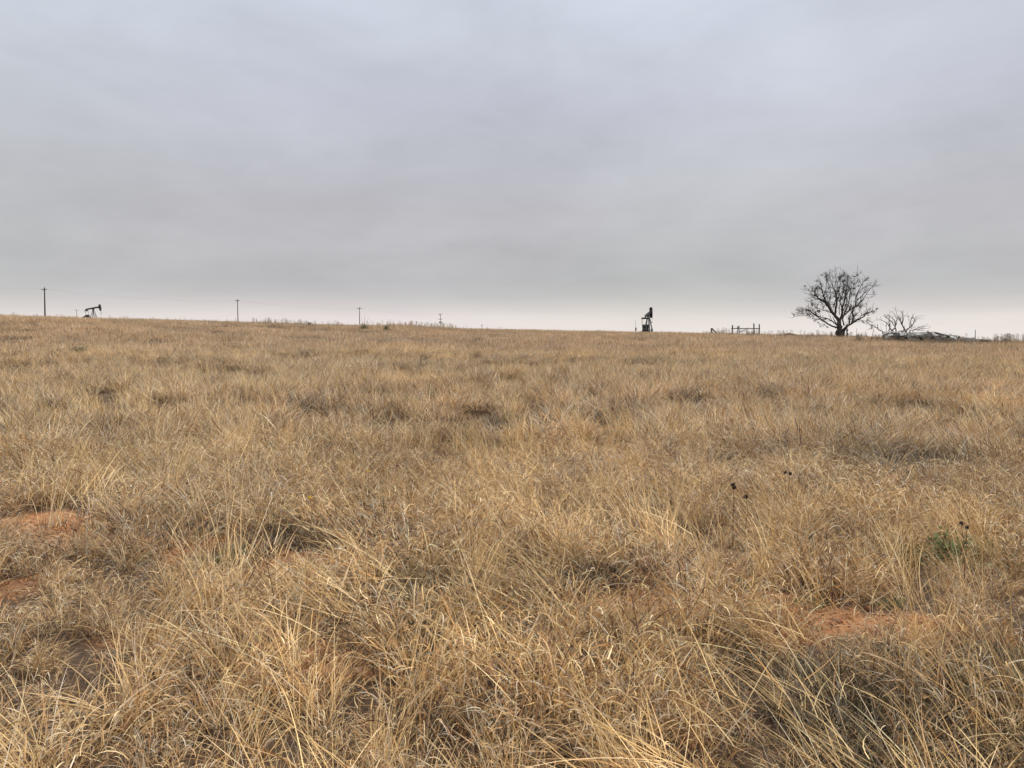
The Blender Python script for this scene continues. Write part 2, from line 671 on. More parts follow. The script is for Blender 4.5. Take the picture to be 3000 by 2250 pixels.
PAL_CURL = [(TAN, 5), (STRAW, 3.5), (GREY, 1.6), (PALE, .5), (ORANGE, 1.2), (DARK, .8)]
PAL_CURL2 = [(TAN, 5), (GREY, 3.5), (PALE, .5), (DARK, 2), (ORANGE, .8)]
PAL_CURL3 = [(TAN, 3), (STRAW, 6), (GREY, .6), (ORANGE, 2), (PALE, .6)]
PAL_UNDER_SHADE = [(DARK, 6), (GREY, 1.2), (TAN, .8), (ORANGE, .6)]  # low blades, shade of the gaps put into their colour
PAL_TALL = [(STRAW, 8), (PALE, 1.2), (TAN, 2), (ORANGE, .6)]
PAL_GREY = [(GREY, 3.5), (DARK, 6.5), (OLIVE, 1.5), (TAN, 1.5)]  # grey and olive grass, weighted dark to deepen the shaded gaps
PAL_GREEN = [(GREEN, 6), (OLIVE, 3), (STRAW, 1)]
PAL_FAR = [(TAN, 8), (STRAW, 2.6), (GREY, 1.6), (ORANGE, .3)]

protos = {}


def proto(kind, specs):
    V, F, C = blades(specs)
    me = quick_mesh("grass_tuft", V, F, C)
    protos.setdefault(kind, []).append(me)


for i in range(10):     # bunch grass, near: long fine leaves, some short hooked ones, undergrowth coloured dark to paint the shade in the gaps
    pal = (PAL_CURL, PAL_CURL3, PAL_CURL2, PAL_CURL3)[i % 4]
    la = U(0, 6.28, 1)[0]
    proto('near', [tuft(34, .15, (.22, .44), .0046, 8, (.05, .60), (.3, 1.6), pal, daz=.5),
                   tuft(16, .15, (.28, .52), .0044, 8, (.2, .7), (.2, 1.1), pal, az=la, azs=.6, daz=.3),
                   tuft(120, .20, (.06, .17), .0042, 5, (.1, 1.0), (.5, 2.7), pal, z0=(.02, .27), p=1.2),
                   tuft(60, .20, (.05, .20), .0046, 5, (.2, 1.3), (.2, 2.0), PAL_UNDER_SHADE)])
for i in range(6):     # fountain tussocks: long leaves arching outward from one base
    pal = (PAL_CURL3, PAL_TALL, PAL_CURL)[i % 3]
    proto('fountain', [tuft(66, .09, (.32, .64), .0045, 9, (.05, .55), (.4, 1.7), pal, daz=.35, outward=.95, lr=0),
                       tuft(40, .12, (.15, .4), .0050, 6, (.2, 1.1), (.3, 1.8), PAL_CURL2),
                       tuft(60, .14, (.08, .26), .0046, 5, (.2, 1.2), (.2, 1.6), PAL_UNDER_SHADE)])
for i in range(6):     # tall straight stems that lean together, near
    proto('tallnear', [tuft(30, .12, (.48, .88), .0035, 8, (.10, .55), (.1, .8), PAL_TALL, az=0, azs=.55, daz=.22, p=1.7),
                       tuft(16, .14, (.3, .6), .0044, 7, (.1, .8), (.3, 1.6), PAL_CURL3)])
for i in range(5):     # stems laid over by the wind, near
    proto('lodged', [tuft(26, .22, (.45, .88), .0036, 8, (.75, 1.25), (.1, .6), PAL_TALL, az=0, azs=.36, z0=(.02, .2), daz=.3),
                     tuft(18, .18, (.25, .5), .0046, 7, (.4, 1.1), (.2, 1.2), PAL_CURL3, az=0, azs=.9, z0=(.0, .2))])
for i in range(3):
    proto('greynear', [tuft(260, .20, (.10, .30), .0030, 5, (.1, .9), (.1, 1.1), PAL_GREY)])
for i in range(2):
    proto('greennear', [tuft(150, .13, (.07, .2), .0042, 5, (.0, .8), (.1, 1.0), PAL_GREEN)])
for i in range(3):     # flat litter on bare soil
    proto('litter', [tuft(26, .3, (.05, .25), .0040, 4, (1.45, 1.57), (.0, .15), [(GREY, 2), (TAN, 4), (PALE, 1), (DARK, 2)], z0=(.008, .02)),
                     tuft(10, .25, (.08, .22), .0040, 5, (.1, .9), (.3, 1.8), PAL_CURL)])
for i in range(8):     # mid distance
    pal = (PAL_CURL, PAL_CURL2, PAL_CURL3, PAL_CURL)[i % 4]
    proto('mid', [tuft(120, .26, (.20, .46), .0068, 5, (.05, .6), (.3, 1.7), pal),
                  tuft(75, .28, (.06, .20), .0090, 3, (.2, 1.1), (.3, 1.8), PAL_UNDER_SHADE),
                  tuft(12, .2, (.40, .62), .0050, 5, (.05, .5), (.1, .9), PAL_TALL)])
for i in range(4):
    proto('tallmid', [tuft(40, .22, (.50, .90), .0050, 5, (.1, .45), (.1, .7), PAL_TALL, az=0, azs=.5, daz=.2),
                      tuft(30, .22, (.3, .5), .0065, 4, (.1, .6), (.2, 1.2), PAL_CURL3)])
for i in range(3):
    proto('greymid', [tuft(150, .30, (.10, .28), .0085, 3, (.1, .9), (.1, 1.0), PAL_GREY)])
for i in range(2):
    proto('greenmid', [tuft(90, .24, (.12, .34), .0100, 3, (.0, .6), (.1, .8), PAL_GREEN)])
for i in range(6):     # far
    proto('far', [tuft(130, .55, (.22, .48), .016, 3, (.05, .55), (.2, 1.2), PAL_FAR, lr=.3),
                  tuft(30, .55, (.40, .68), .014, 3, (.0, .4), (.1, .6), PAL_FAR, lr=.2)])
for i in range(3):
    proto('greyfar', [tuft(110, .60, (.12, .30), .024, 2, (.1, .8), (.1, .8), PAL_GREY, lr=.4)])


def weed_mesh(h, w, nbr, pal, fuzz):
    """an upright dry forb: stem, side twigs, little seed blades"""
    sp_ = [tuft(3, .02, (h * .85, h), w, 5, (.0, .12), (.0, .15), pal, lr=0)]
    n = nbr
    a = U(0, 2 * math.pi, n)
    z = U(.3, .95, n) * h
    sp_.append(dict(x=np.zeros(n), y=np.zeros(n), z=z, L=U(.12, .3, n) * h, n=3, t0=U(.3, .8, n), c=U(-.4, .2, n), az=a, daz=rng.normal(0, .3, n),
                    tw=rng.normal(0, .7, n), dtw=rng.normal(0, .5, n), w=np.full(n, w * .75), col=pick(pal, n), p=1))
    m_ = fuzz
    a = U(0, 2 * math.pi, m_)
    rr = U(0, .2, m_) * h
    sp_.append(dict(x=rr * np.cos(a), y=rr * np.sin(a), z=U(.45, 1.02, m_) * h, L=U(.03, .08, m_) * h, n=2, t0=U(0, 1.6, m_), c=U(-.4, .4, m_),
                    az=U(0, 6.28, m_), daz=np.zeros(m_), tw=rng.normal(0, .9, m_), dtw=np.zeros(m_), w=np.full(m_, w * 1.6), col=pick(pal, m_), p=1))
    return blades(sp_)


WEEDP = [(TAN, 6), (DARK, .3), (GREY, 4), (STRAW, 1)]
for i in range(5):
    V, F, C = weed_mesh(rng.uniform(.8, 1.3), .015, 15, WEEDP, 60)
    protos.setdefault('weed', []).append(quick_mesh("dry_weed", V, F, C))

def clod_mesh(n, seed):
    q_ = np.random.default_rng(seed)
    cube = np.array([[-1, -1, -1], [1, -1, -1], [1, 1, -1], [-1, 1, -1], [-1, -1, 1], [1, -1, 1], [1, 1, 1], [-1, 1, 1]], float)
    fc = np.array([(0, 3, 2, 1), (4, 5, 6, 7), (0, 1, 5, 4), (1, 2, 6, 5), (2, 3, 7, 6), (3, 0, 4, 7)])
    V, F, C = [], [], []
    for i in range(n):
        sz = q_.uniform(.003, .009) * (1 + 1.2 * (q_.random() < .12))
        v = cube * np.array([1, q_.uniform(.6, 1), q_.uniform(.4, .8)])
        v[4:, :2] *= q_.uniform(.4, .8)
        v = v + q_.normal(0, .22, v.shape)
        a = q_.uniform(0, 6.28)
        m_ = np.array([[math.cos(a), -math.sin(a), 0], [math.sin(a), math.cos(a), 0], [0, 0, 1]])
        V.append(v @ m_.T * sz + np.array([q_.uniform(-.17, .17), q_.uniform(-.17, .17), sz * .4]))
        F.append(fc + 8 * i)
        c = np.array([(.46, .21, .085), (.34, .15, .06), (.56, .28, .12), (.42, .24, .13)][q_.integers(4)]) * q_.uniform(.7, 1.15)
        C.append(np.repeat(c[None], 8, 0))
    return np.vstack(V), np.vstack(F), np.vstack(C)


protos['clod'] = [quick_mesh('soil_clods', *clod_mesh(38, 40 + i)) for i in range(4)]
# put all prototypes into one unlinked collection, in a fixed order
pcol = bpy.data.collections.new("grass_prototypes")
KIND_IDX = {}
k = 0
for kind in protos:
    KIND_IDX[kind] = []
    for me in protos[kind]:
        o = bpy.data.objects.new("p%03d" % k, me)
        pcol.objects.link(o)
        KIND_IDX[kind].append(k)
        k += 1

# ------------------------------------------------------------------ scatter
PTS, IDX, ROT, SCL, TINT = [], [], [], [], []
HALF = R(41)


def scatter_grid(r0, r1, cell, x_pad=1.0):
    """jittered grid points in the wedge in front (kept wide so that a step aside still sees grass)"""
    xm = r1 * math.tan(HALF) + x_pad
    xs = np.arange(-xm, xm, cell)
    ys = np.arange(max(0.2, r0 * .6) if r0 > 5 else -1.5, r1, cell)
    X, Y = np.meshgrid(xs, ys)
    X = X.ravel() + U(-.5, .5, X.size) * cell
    Y = Y.ravel() + U(-.5, .5, Y.size) * cell
    r = np.hypot(X, Y)
    keep = (r > r0) & (r < r1) & (np.abs(X) < Y * math.tan(HALF) + x_pad)
    return X[keep], Y[keep]


def put(X, Y, kind, scale, tint, rot=None, tilt=.1, dz=0.0):
    n = len(X)
    if n == 0:
        return
    Z = ground(X, Y) + dz - 0.01
    nearm = np.hypot(X, Y) < 14
    Z = Z + np.where(nearm, (fbm(X, Y, .35, 5) - .5) * .05 + (fbm(X, Y, 1.4, 6) - .5) * .06, 0)
    PTS.append(np.stack([X, Y, Z], -1))
    ids = np.array(KIND_IDX[kind])
    IDX.append(ids[rng.integers(len(ids), size=n)])
    rz = U(0, 2 * math.pi, n) if rot is None else rot
    ROT.append(np.stack([rng.normal(0, tilt, n), rng.normal(0, tilt, n), rz], -1))
    s = np.broadcast_to(scale, (n,)) if np.ndim(scale) < 2 else scale
    SCL.append(np.stack([s, s, s], -1) if s.ndim == 1 else s)
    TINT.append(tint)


def tint_field(X, Y, base=(1, 1, 1), seed=0):
    """slow colour drift over the field plus a little per clump"""
    n = len(X)
    a = fbm(X, Y, 3.2, 31)[:, None]
    b = fbm(X, Y, 9.0, 41)[:, None]
    br = fbm(X, Y, 1.1, 51)[:, None]
    warm = np.array([1.05, .98, .86])
    cool = np.array([.95, .96, 1.0])
    rosy = np.array([1.04, .95, .92])
    t = warm * a + cool * (1 - a)
    t = t * (1 - .5 * b) + rosy * t * .5 * b
    t = t * (0.76 + .68 * br) * np.array(base)
    golden = (.5 * sstep((9 - np.hypot(X, Y)) / 7))[:, None]
    t = t * (1 - golden * (1 - np.array([1.03, .99, .87])))
    return t * (1 + rng.normal(0, .07, (n, 1)))


def lean(X, Y, sd=.55):
    # the wind has laid the long stems over to the left and away from the camera
    return R(138) + (fbm(X, Y, 2.5, 91) - .5) * 2.2 + rng.normal(0, sd, len(X))


# near zone
X, Y = scatter_grid(1.15, 10.5, .205, 4.5)
B = bare(X, Y)
hgt = relief(X, Y)
grey = (fbm(X, Y, 1.6, 23) > .64)
k1 = (U(0, 1, len(X)) > B * 1.05) & (U(0, 1, len(X)) < .70 + .25 * hgt) & ~(grey & (U(0, 1, len(X)) < .4))
put(X[k1], Y[k1], 'near', (.52 + .55 * hgt[k1]) * U(.75, 1.2, k1.sum()), tint_field(X[k1], Y[k1]), tilt=.2)
k2 = grey & (B < .5)
put(X[k2], Y[k2], 'greynear', U(.7, 1.2, k2.sum()), tint_field(X[k2], Y[k2]))
k3 = (B > .15) | (hgt < .25) | (U(0, 1, len(X)) < .3)
put(X[k3], Y[k3], 'litter', U(.7, 1.1, k3.sum()), tint_field(X[k3], Y[k3]), tilt=.03)
k3 = (B > .2) & (U(0, 1, len(X)) < .36)
put(X[k3], Y[k3], 'near', U(.3, .55, k3.sum()), tint_field(X[k3], Y[k3]), tilt=.1)
X, Y = scatter_grid(1.7, 10.5, .50, 4.2)
hgt = relief(X, Y)
k6 = (U(0, 1, len(X)) < .18 + .45 * hgt - .12 * (X > .4)) & (bare(X, Y) < .4)
r = np.hypot(X, Y)
put(X[k6], Y[k6], 'fountain', U(.55, 1.0, k6.sum()) * np.clip(.5 + .14 * r[k6], .6, 1.0), tint_field(X[k6], Y[k6]), tilt=.12)
X, Y = scatter_grid(1.5, 10.5, .36, 4.2)
tallf = fbm(X, Y, 2.0, 61) + .05 - .10 * sstep((X + .2) / 1.2)
r = np.hypot(X, Y)
k4 = (tallf > .46) & (U(0, 1, len(X)) < .75) & (U(0, 1, len(X)) > bare(X, Y) * .75)
put(X[k4], Y[k4], 'tallnear', U(.65, 1.0, k4.sum()) * np.clip(.36 + .15 * r[k4], .5, 1.0), tint_field(X[k4], Y[k4], (1.08, 1.04, .95)), rot=lean(X[k4], Y[k4], .8), tilt=.08)
X, Y = scatter_grid(1.6, 9.0, .34, 3.0)
band = np.exp(-(((X - (-1.05 + (5.9 - Y) * .50)) / .5) ** 2))       # long diagonal swath of laid-over stems
band2 = np.exp(-(((X + 3.4) / 1.2) ** 2 + ((Y - 7.8) / 1.4) ** 2))
k5 = (U(0, 1, len(X)) < np.maximum(band * .6, band2 * .6) + .10) & (bare(X, Y) < .9)
put(X[k5], Y[k5], 'lodged', U(.7, 1.05, k5.sum()), tint_field(X[k5], Y[k5], (1.10, 1.05, .95)), rot=R(125) + rng.normal(0, .45, k5.sum()), tilt=.08, dz=.03)
for (gx, gy, n_, s_) in [(-2.05, 5.1, 5, 1.0), (-1.35, 4.9, 3, .8), (3.05, 5.35, 8, 1.25), (.42, 8.6, 6, 1.2), (-5.55, 8.8, 7, 1.5), (1.75, 4.45, 2, .7), (2.3, 4.5, 1, .7), (-3.4, 8.4, 5, 1.2)]:
    XX = gx + rng.normal(0, .16, n_)
    YY = gy + rng.normal(0, .13, n_)
    put(XX, YY, 'greennear', U(.9, 1.2, n_) * s_, np.ones((n_, 3)) * 1.1)

# middle zone
X, Y = scatter_grid(10.0, 42, .31, 6.0)
hgt = relief(X, Y, 1.9)
hb = relief(X, Y, 7.0)
low = (hgt < .38)
k1 = ~low | (U(0, 1, len(X)) < .14)
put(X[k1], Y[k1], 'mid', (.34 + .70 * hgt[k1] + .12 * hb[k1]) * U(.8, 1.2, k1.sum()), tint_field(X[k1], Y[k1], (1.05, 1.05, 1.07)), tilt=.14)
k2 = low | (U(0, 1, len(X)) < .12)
put(X[k2], Y[k2], 'greymid', U(.45, .85, k2.sum()), tint_field(X[k2], Y[k2]))  # dark tufts fill the hollows, painting their shade
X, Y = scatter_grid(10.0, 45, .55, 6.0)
tallf = fbm(X, Y, 4.0, 61) + .05 * (X < 0)
k4 = (tallf > .47) & (U(0, 1, len(X)) < .8) & (relief(X, Y, 1.9) > .15)
put(X[k4], Y[k4], 'tallmid', U(.55, .95, k4.sum()), tint_field(X[k4], Y[k4], (1.1, 1.08, 1.0)), rot=lean(X[k4], Y[k4], .9), tilt=.08)
for (gx, gy, n_, s_) in [(-10.2, 16.5, 8, 1.0), (-6.0, 11.5, 7, 1.0), (-4.2, 14.5, 7, .9)]:
    put(gx + rng.normal(0, .7, n_), gy + rng.normal(0, .6, n_), 'greenmid', U(.6, 1.0, n_) * s_, np.ones((n_, 3)) * np.array([1.25, 1.05, .8]))

# far zone
X, Y = scatter_grid(41, 135, .58, 5.0)
hgt = relief(X, Y, 3.4)
hb = relief(X, Y, 14.0)
low = (hgt < .22) & (U(0, 1, len(X)) < .7)
k1 = ~low
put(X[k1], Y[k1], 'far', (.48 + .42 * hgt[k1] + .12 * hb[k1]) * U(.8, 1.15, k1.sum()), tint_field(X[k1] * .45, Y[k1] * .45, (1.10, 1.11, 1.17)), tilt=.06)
put(X[low], Y[low], 'greyfar', U(.6, 1.1, low.sum()), tint_field(X[low] * .45, Y[low] * .45, (1.3, 1.25, 1.2)))  # darker tufts imitate shade in the far hollows
NGRASS = sum(len(p) for p in PTS)


def scatter_object(name, label, cat):
    P_ = np.vstack(PTS)
    n = len(P_)
    me = bpy.data.meshes.new(name)
    me.vertices.add(n)
    me.vertices.foreach_set('co', P_.astype(np.float32).ravel())
    a = me.attributes.new("pidx", 'INT', 'POINT')
    a.data.foreach_set('value', np.concatenate(IDX).astype(np.int32))
    a = me.attributes.new("prot", 'FLOAT_VECTOR', 'POINT')
    a.data.foreach_set('vector', np.vstack(ROT).astype(np.float32).ravel())
    a = me.attributes.new("pscl", 'FLOAT_VECTOR', 'POINT')
    a.data.foreach_set('vector', np.vstack(SCL).astype(np.float32).ravel())
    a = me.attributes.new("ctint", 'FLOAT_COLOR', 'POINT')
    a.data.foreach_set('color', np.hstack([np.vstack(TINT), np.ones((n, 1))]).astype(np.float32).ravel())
    o = link(name, me, M_grass)
    ng = bpy.data.node_groups.new(name + "_scatter", 'GeometryNodeTree')
    ng.interface.new_socket("Geometry", in_out='INPUT', socket_type='NodeSocketGeometry')
    ng.interface.new_socket("Geometry", in_out='OUTPUT', socket_type='NodeSocketGeometry')
    nn = ng.nodes.new
    gi, go = nn('NodeGroupInput'), nn('NodeGroupOutput')
    ci = nn('GeometryNodeCollectionInfo')
    ci.inputs['Collection'].default_value = pcol
    ci.inputs['Separate Children'].default_value = True
    ci.inputs['Reset Children'].default_value = True
    iop = nn('GeometryNodeInstanceOnPoints')
    iop.inputs['Pick Instance'].default_value = True

    def na(nm, ty):
        q = nn('GeometryNodeInputNamedAttribute')
        q.data_type = ty
        q.inputs['Name'].default_value = nm
        return [s for s in q.outputs if s.enabled][0]
    ll = ng.links.new
    ll(gi.outputs[0], iop.inputs['Points'])
    ll(ci.outputs[0], iop.inputs['Instance'])
    ll(na('pidx', 'INT'), iop.inputs['Instance Index'])
    e2r = nn('FunctionNodeEulerToRotation')
    ll(na('prot', 'FLOAT_VECTOR'), e2r.inputs[0])
    ll(e2r.outputs[0], iop.inputs['Rotation'])
    ll(na('pscl', 'FLOAT_VECTOR'), iop.inputs['Scale'])
    ll(iop.outputs[0], go.inputs[0])
    md = o.modifiers.new("scatter", 'NODES')
    md.node_group = ng
    tag(o, label, cat, kind='stuff')
    return o


scatter_object("dry_grass", "tan and straw coloured dry prairie grass covering the plain", "grass")

PTS, IDX, ROT, SCL, TINT = [], [], [], [], []
X, Y = scatter_grid(2.2, 7.5, .16, .4)
k_ = bare(X, Y) > .15
put(X[k_], Y[k_], 'clod', U(.5, 1.0, k_.sum()), np.ones((k_.sum(), 3)), tilt=.02, dz=.012)
scatter_object("soil_clods", "small reddish clods and pebbles on the bare soil patches", "pebbles")

# upright dry weeds that fringe the skyline
PTS, IDX, ROT, SCL, TINT = [], [], [], [], []


def fringe(u0, u1, n, r0, r1, s0, s1, tintb=.8):
    u = U(u0, u1, n)
    r = U(r0, r1, n)
    X = (u - 1500) / 2254 * r
    Y = r
    keep = vnoise(u, u * 0, 34, 3) + U(-.5, .5, n) > .3
    X, Y = X[keep], Y[keep]
    s = U(s0, s1, keep.sum()) ** 1.0
    put(X, Y, 'weed', s, np.ones((keep.sum(), 3)) * tintb * (1 + rng.normal(0, .12, (keep.sum(), 1))), tilt=.09)


fringe(-300, 740, 420, 84, 102, .30, .62)
fringe(740, 1010, 260, 88, 102, .35, .85)
fringe(1060, 1340, 480, 86, 102, .35, .85, 1.15)
fringe(1340, 2060, 160, 84, 100, .30, .6)
fringe(2060, 2240, 170, 86, 102, .5, .95)
fringe(2240, 2600, 190, 80, 95, .45, .85)
fringe(2500, 2960, 420, 70, 75.5, .35, .75, .55)
fringe(2500, 2960, 260, 70, 75.5, .25, .5, .8)
fringe(2760, 3300, 420, 72, 92, .45, 1.0, .8)
fringe(2900, 3150, 60, 74, 84, .8, 1.2, .5)
fringe(0, 3000, 300, 50, 84, .25, .5, .9)
scatter_object("dry_weeds", "sparse brown dry weeds standing above the grass along the skyline", "weeds")

# ------------------------------------------------------------------ utility poles and cables
POLES = []


def crossarm(parent, z, half, hz=0.085, rz=0.0, mat=None, ins=3):
    mb = MB().box((0, -.14, z), (half * 2, .10, hz * 2))
    o = mb.build('crossarm', mat or M_pole, parent)
    for i in range(ins):
        x = -half * .92 + i * (half * 1.84) / max(1, ins - 1)
        m = MB().tube([(x, -.14, z + hz), (x, -.14, z + hz + .10), (x, -.14, z + hz + .22), (x, -.14, z + hz + .26)], [.02, .06, .07, .03], 8)
        io = m.build('insulator', M_ceram, o)
    return o


def utility_pole(px, pytop, D, label, lean_px=0.0, arms=((.55, 1.15),), rad=.17, mat=None, rz=0.0, extra=None, group=None, small=False):
    x = X_at(px, D)
    z0 = gz(x, D) - .5
    top = P(px, pytop, D)
    h = top.z - z0
    t = empty('utility_pole', (x, D, z0), rz)
    if lean_px:
        t.rotation_euler = (0, math.atan2(lean_px * D / 2254, h), rz)
    mat = mat or M_pole
    MB().tube([(0, 0, 0), (0, 0, h * .5), (0, 0, h)], [rad, rad * .85, rad * .65], 10).build('shaft', mat, t)
    for (dz, half) in arms:
        crossarm(t, h - dz, half, mat=mat, ins=4 if not small else 2)
    if not small:
        m = MB()
        for s in (-1, 1):
            m.beam((s * .6, -.2, h - arms[0][0]), (0, -.16, h - arms[0][0] - .6), .04, .04)
        m.build('brace', mat, t)
    tag(t, label, 'utility pole', group)
    POLES.append((t, x, D, z0, h))
    return t, h


GP = "utility poles strung out along the skyline"
p0, h0 = utility_pole(133.5, 842, 256, "tallest dark utility pole, left of the pumpjack with the tilted arm", 3.0, ((.75, 1.25),), .24, rz=R(-20), group=GP)
p1, h1 = utility_pole(698, 877, 336, "thin dark utility pole with one short crossarm, second tallest on the skyline", 0, ((.62, 1.25),), .20, M_pole, R(-15), group=GP)
p2, h2 = utility_pole(1054, 900, 410, "thin utility pole with one crossarm behind the round green yucca", 0, ((.65, 1.4),), .21, M_pole, R(-10), group=GP)
p3, h3 = utility_pole(1292, 919, 480, "leaning grey utility pole with two crossarms and transformer cans", -2.0, ((.3, 1.35), (3.5, 1.35)), .22, M_polegrey, R(-6), group=GP)
for s in (-1, 0, 1):   # transformers on the leaning pole
    c = (s * .75, -.35, h3 - 5.4)
    m = MB().tube([(c[0], c[1], c[2] - .5), (c[0], c[1], c[2] + .42), (c[0], c[1], c[2] + .5)], [.3, .3, .2], 12)
    tr_ = m.build('transformer', M_steel, p3)
    MB().tube([(c[0], c[1], c[2] + .5), (c[0], c[1], c[2] + .72)], [.05, .03], 6).build('bushing', M_ceram, tr_)
MB().box((0, -.12, h3 - 5.4), (1.9, .10, .14)).build('mounting_bracket', M_polegrey, p3)
utility_pole(227, 907, 560, "short distant utility pole just left of the tilted-arm pumpjack", 0, ((.4, 1.6),), .20, M_polegrey, group=GP, small=True)
utility_pole(1412, 949, 640, "tiny farthest utility pole right of the leaning transformer pole", 0, ((1.4, 1.0),), .20, M_polegrey, group=GP, small=True)

# cables: three conductors from pole to pole
def cable_run(off, label):
    pts = []
    nodes = []
    ang = R(-15)
    ends = [(X_at(-900, 180), 180, gz(X_at(-900, 180), 180) + 10.2)]
    for (t, x, D, z0, h), dzz in zip(POLES[:4], (.75, .62, .65, .3)):
        ends.append((x + off * math.cos(ang), D + off * math.sin(ang), z0 + h - dzz + .33))
    for a, b in zip(ends[:-1], ends[1:]):
        a, b = Vector(a), Vector(b)
        for k in range(14):
            s = k / 14
            p = a.lerp(b, s)
            p.z -= 4 * s * (1 - s) * 1.6
            pts.append(p)
    pts.append(Vector(ends[-1]))
    o = MB().tube(pts, .006, 5).build('power_cable', M_wire)
    tag(o, label, 'cable', "power cables slung between the utility poles")


cable_run(-1.05, "faint thin power cable strung on the left ends of the utility pole crossarms")
cable_run(1.05, "faint thin power cable strung on the right ends of the utility pole crossarms")

# ------------------------------------------------------------------ pumpjacks
def pumpjack(px, D, yaw, tilt, crank, label, scale=1.0, drop=0.0):
    """x axis of the model = beam towards the horse head; origin under the samson post"""
    x = X_at(px, D)
    t = empty('pumpjack', (x, D, P(px, drop, D).z - 5.3), yaw)
    t.scale = (scale,) * 3
    PZ = 5.3
    T = Matrix.Rotation(-tilt, 3, 'Y')
    piv = Vector((0, 0, PZ))

    def W(v):
        return piv + T @ Vector(v)
    # skid base
    m = MB()
    for s in (-.75, .75):
        m.beam((-6.2, s, .35), (1.6, s, .35), .22, .35)
    for xx in (-6.0, -4.2, -2.4, -.6, 1.3):
        m.beam((xx, -.8, .30), (xx, .8, .30), .16, .24)
    m.build('skid_base', M_black, t)
    # samson post, four legs
    for (bx, by) in ((1.35, 1.1), (1.35, -1.1), (-1.25, .85), (-1.25, -.85)):
        MB().beam((bx, by, .4), (.05 * (1 if bx > 0 else -1), by * .14, PZ - .3), .2, .2).build('leg', M_black, t)
    MB().beam((.82, -.75, 2.3), (.82, .75, 2.3), .1, .1).build('cross_brace', M_black, t)
    MB().beam((-.78, -.6, 2.3), (-.78, .6, 2.3), .1, .1).build('cross_brace', M_black, t)
    MB().box((0, 0, PZ - .32), (.7, .75, .22)).build('top_plate', M_black, t)
    m = MB()       # ladder on the front of the post
    for s in (-.2, .2):
        m.beam((1.28, s, .6), (.28, s, PZ - .5), .05, .05)
    for k in range(12):
        f = k / 11
        m.beam((1.2 - .85 * f, -.2, .9 + 3.6 * f), (1.2 - .85 * f, .2, .9 + 3.6 * f), .035, .035)
    m.build('ladder', M_black, t)
    # walking beam (I section)
    m = MB()
    rot = T
    m.box(W((-.25, 0, .28)), (7.5, .10, .52), rot)
    m.box(W((-.25, 0, .57)), (7.5, .38, .08), rot)
    m.box(W((-.25, 0, -.01)), (7.5, .38, .08), rot)
    wb = m.build('walking_beam', M_black, t)
    m = MB().tube([W((0, -.45, -.12)), W((0, .45, -.12))], .17, 12)
    m.build('saddle_bearing', M_black, t)
    # horse head
    prof = []
    for k in range(11):
        a = R(-27 + 46 * k / 10)
        prof.append((3.95 * math.cos(a) + .15, 3.95 * math.sin(a) + .15))
    back = [(3.68, 1.5), (3.25, 1.0), (3.05, .35), (3.12, -.3), (3.38, -1.1), (3.62, -1.72)]
    full = prof + back
    m = MB()
    for y in (-.34, .34):
        b0 = len(m.V)
        m.prism(full, y - .03, y + .03)
        for i in range(b0, len(m.V)):
            m.V[i] = W(m.V[i])
    for (p_a, p_b) in zip(prof[:-1], prof[1:]):
        q = [W((p_a[0], -.34, p_a[1])), W((p_b[0], -.34, p_b[1])), W((p_b[0], .34, p_b[1])), W((p_a[0], .34, p_a[1]))]
        m.slab(q, .05)
    m.box(W((3.3, 0, .3)), (.35, .7, .9), rot)
    m.build('horse_head', M_black, t)
    # bridle: tangent to the arc, hanging straight down
    r_arc = 4.12
    bx = r_arc
    top_z = PZ + .1
    m = MB()
    for y in (-.2, .2):
        m.tube([(bx, y, top_z), (bx, y, 3.3)], .035, 6)
    br = m.build('bridle', M_steel, t)
    MB().box((bx, 0, 3.2), (.28, .6, .2)).build('carrier_bar', M_black, br)
    MB().tube([(bx, 0, 3.1), (bx, 0, 1.2)], .03, 6).build('polished_rod', M_steel, t)
    m = MB().tube([(bx, 0, -.3), (bx, 0, .8), (bx, 0, 1.0), (bx, 0, 1.25)], [.14, .14, .22, .1], 10)
    m.tube([(bx - .5, 0, .5), (bx + .6, 0, .5)], .08, 8)
    m.build('wellhead', M_black, t)
    # gear box on its pedestal, cranks and counterweights
    gx = -3.1
    m = MB().box((gx, 0, .95), (1.2, 1.0, .95))
    m.build('pedestal', M_black, t)
    m = MB()
    m.prism([(gx - .85, 1.43), (gx + .8, 1.43), (gx + .85, 2.1), (gx + .45, 2.5), (gx - .35, 2.5), (gx - .85, 2.15)], -.5, .5)
    m.build('gearbox', M_black, t)
    ca = Vector((math.cos(crank), 0, math.sin(crank)))
    cn = Vector((-ca.z, 0, ca.x))
    cc = Vector((gx, 0, 1.95))
    tail = W((-3.7, 0, -.05))
    for s in (-.72, .72):
        y = Vector((0, s, 0))
        m = MB()
        q = [cc - ca * .5 - cn * .2 + y, cc + ca * 1.75 - cn * .3 + y, cc + ca * 1.75 + cn * .3 + y, cc - ca * .5 + cn * .2 + y]
        m.slab(q, .16)
        ck = m.build('crank_arm', M_black, t)
        m = MB()
        ya = Vector((0, s * 1.18, 0))
        prof2 = []
        for k in range(12):
            a = math.pi * 2 * k / 12
            prof2.append(cc + ca * (1.45 + .5 * math.cos(a)) + cn * (.85 * math.sin(a)))
        b0 = len(m.V)
        m.V += [p + ya - Vector((0, .13, 0)) for p in prof2] + [p + ya + Vector((0, .13, 0)) for p in prof2]
        for i in range(12):
            j = (i + 1) % 12
            m.F.append((b0 + i, b0 + j, b0 + 12 + j, b0 + 12 + i))
        m.F.append(tuple(b0 + i for i in reversed(range(12))))
        m.F.append(tuple(b0 + 12 + i for i in range(12)))
        m.build('counterweight', M_black, ck)
        pin = cc + ca * .75 + Vector((0, s * 1.3, 0))
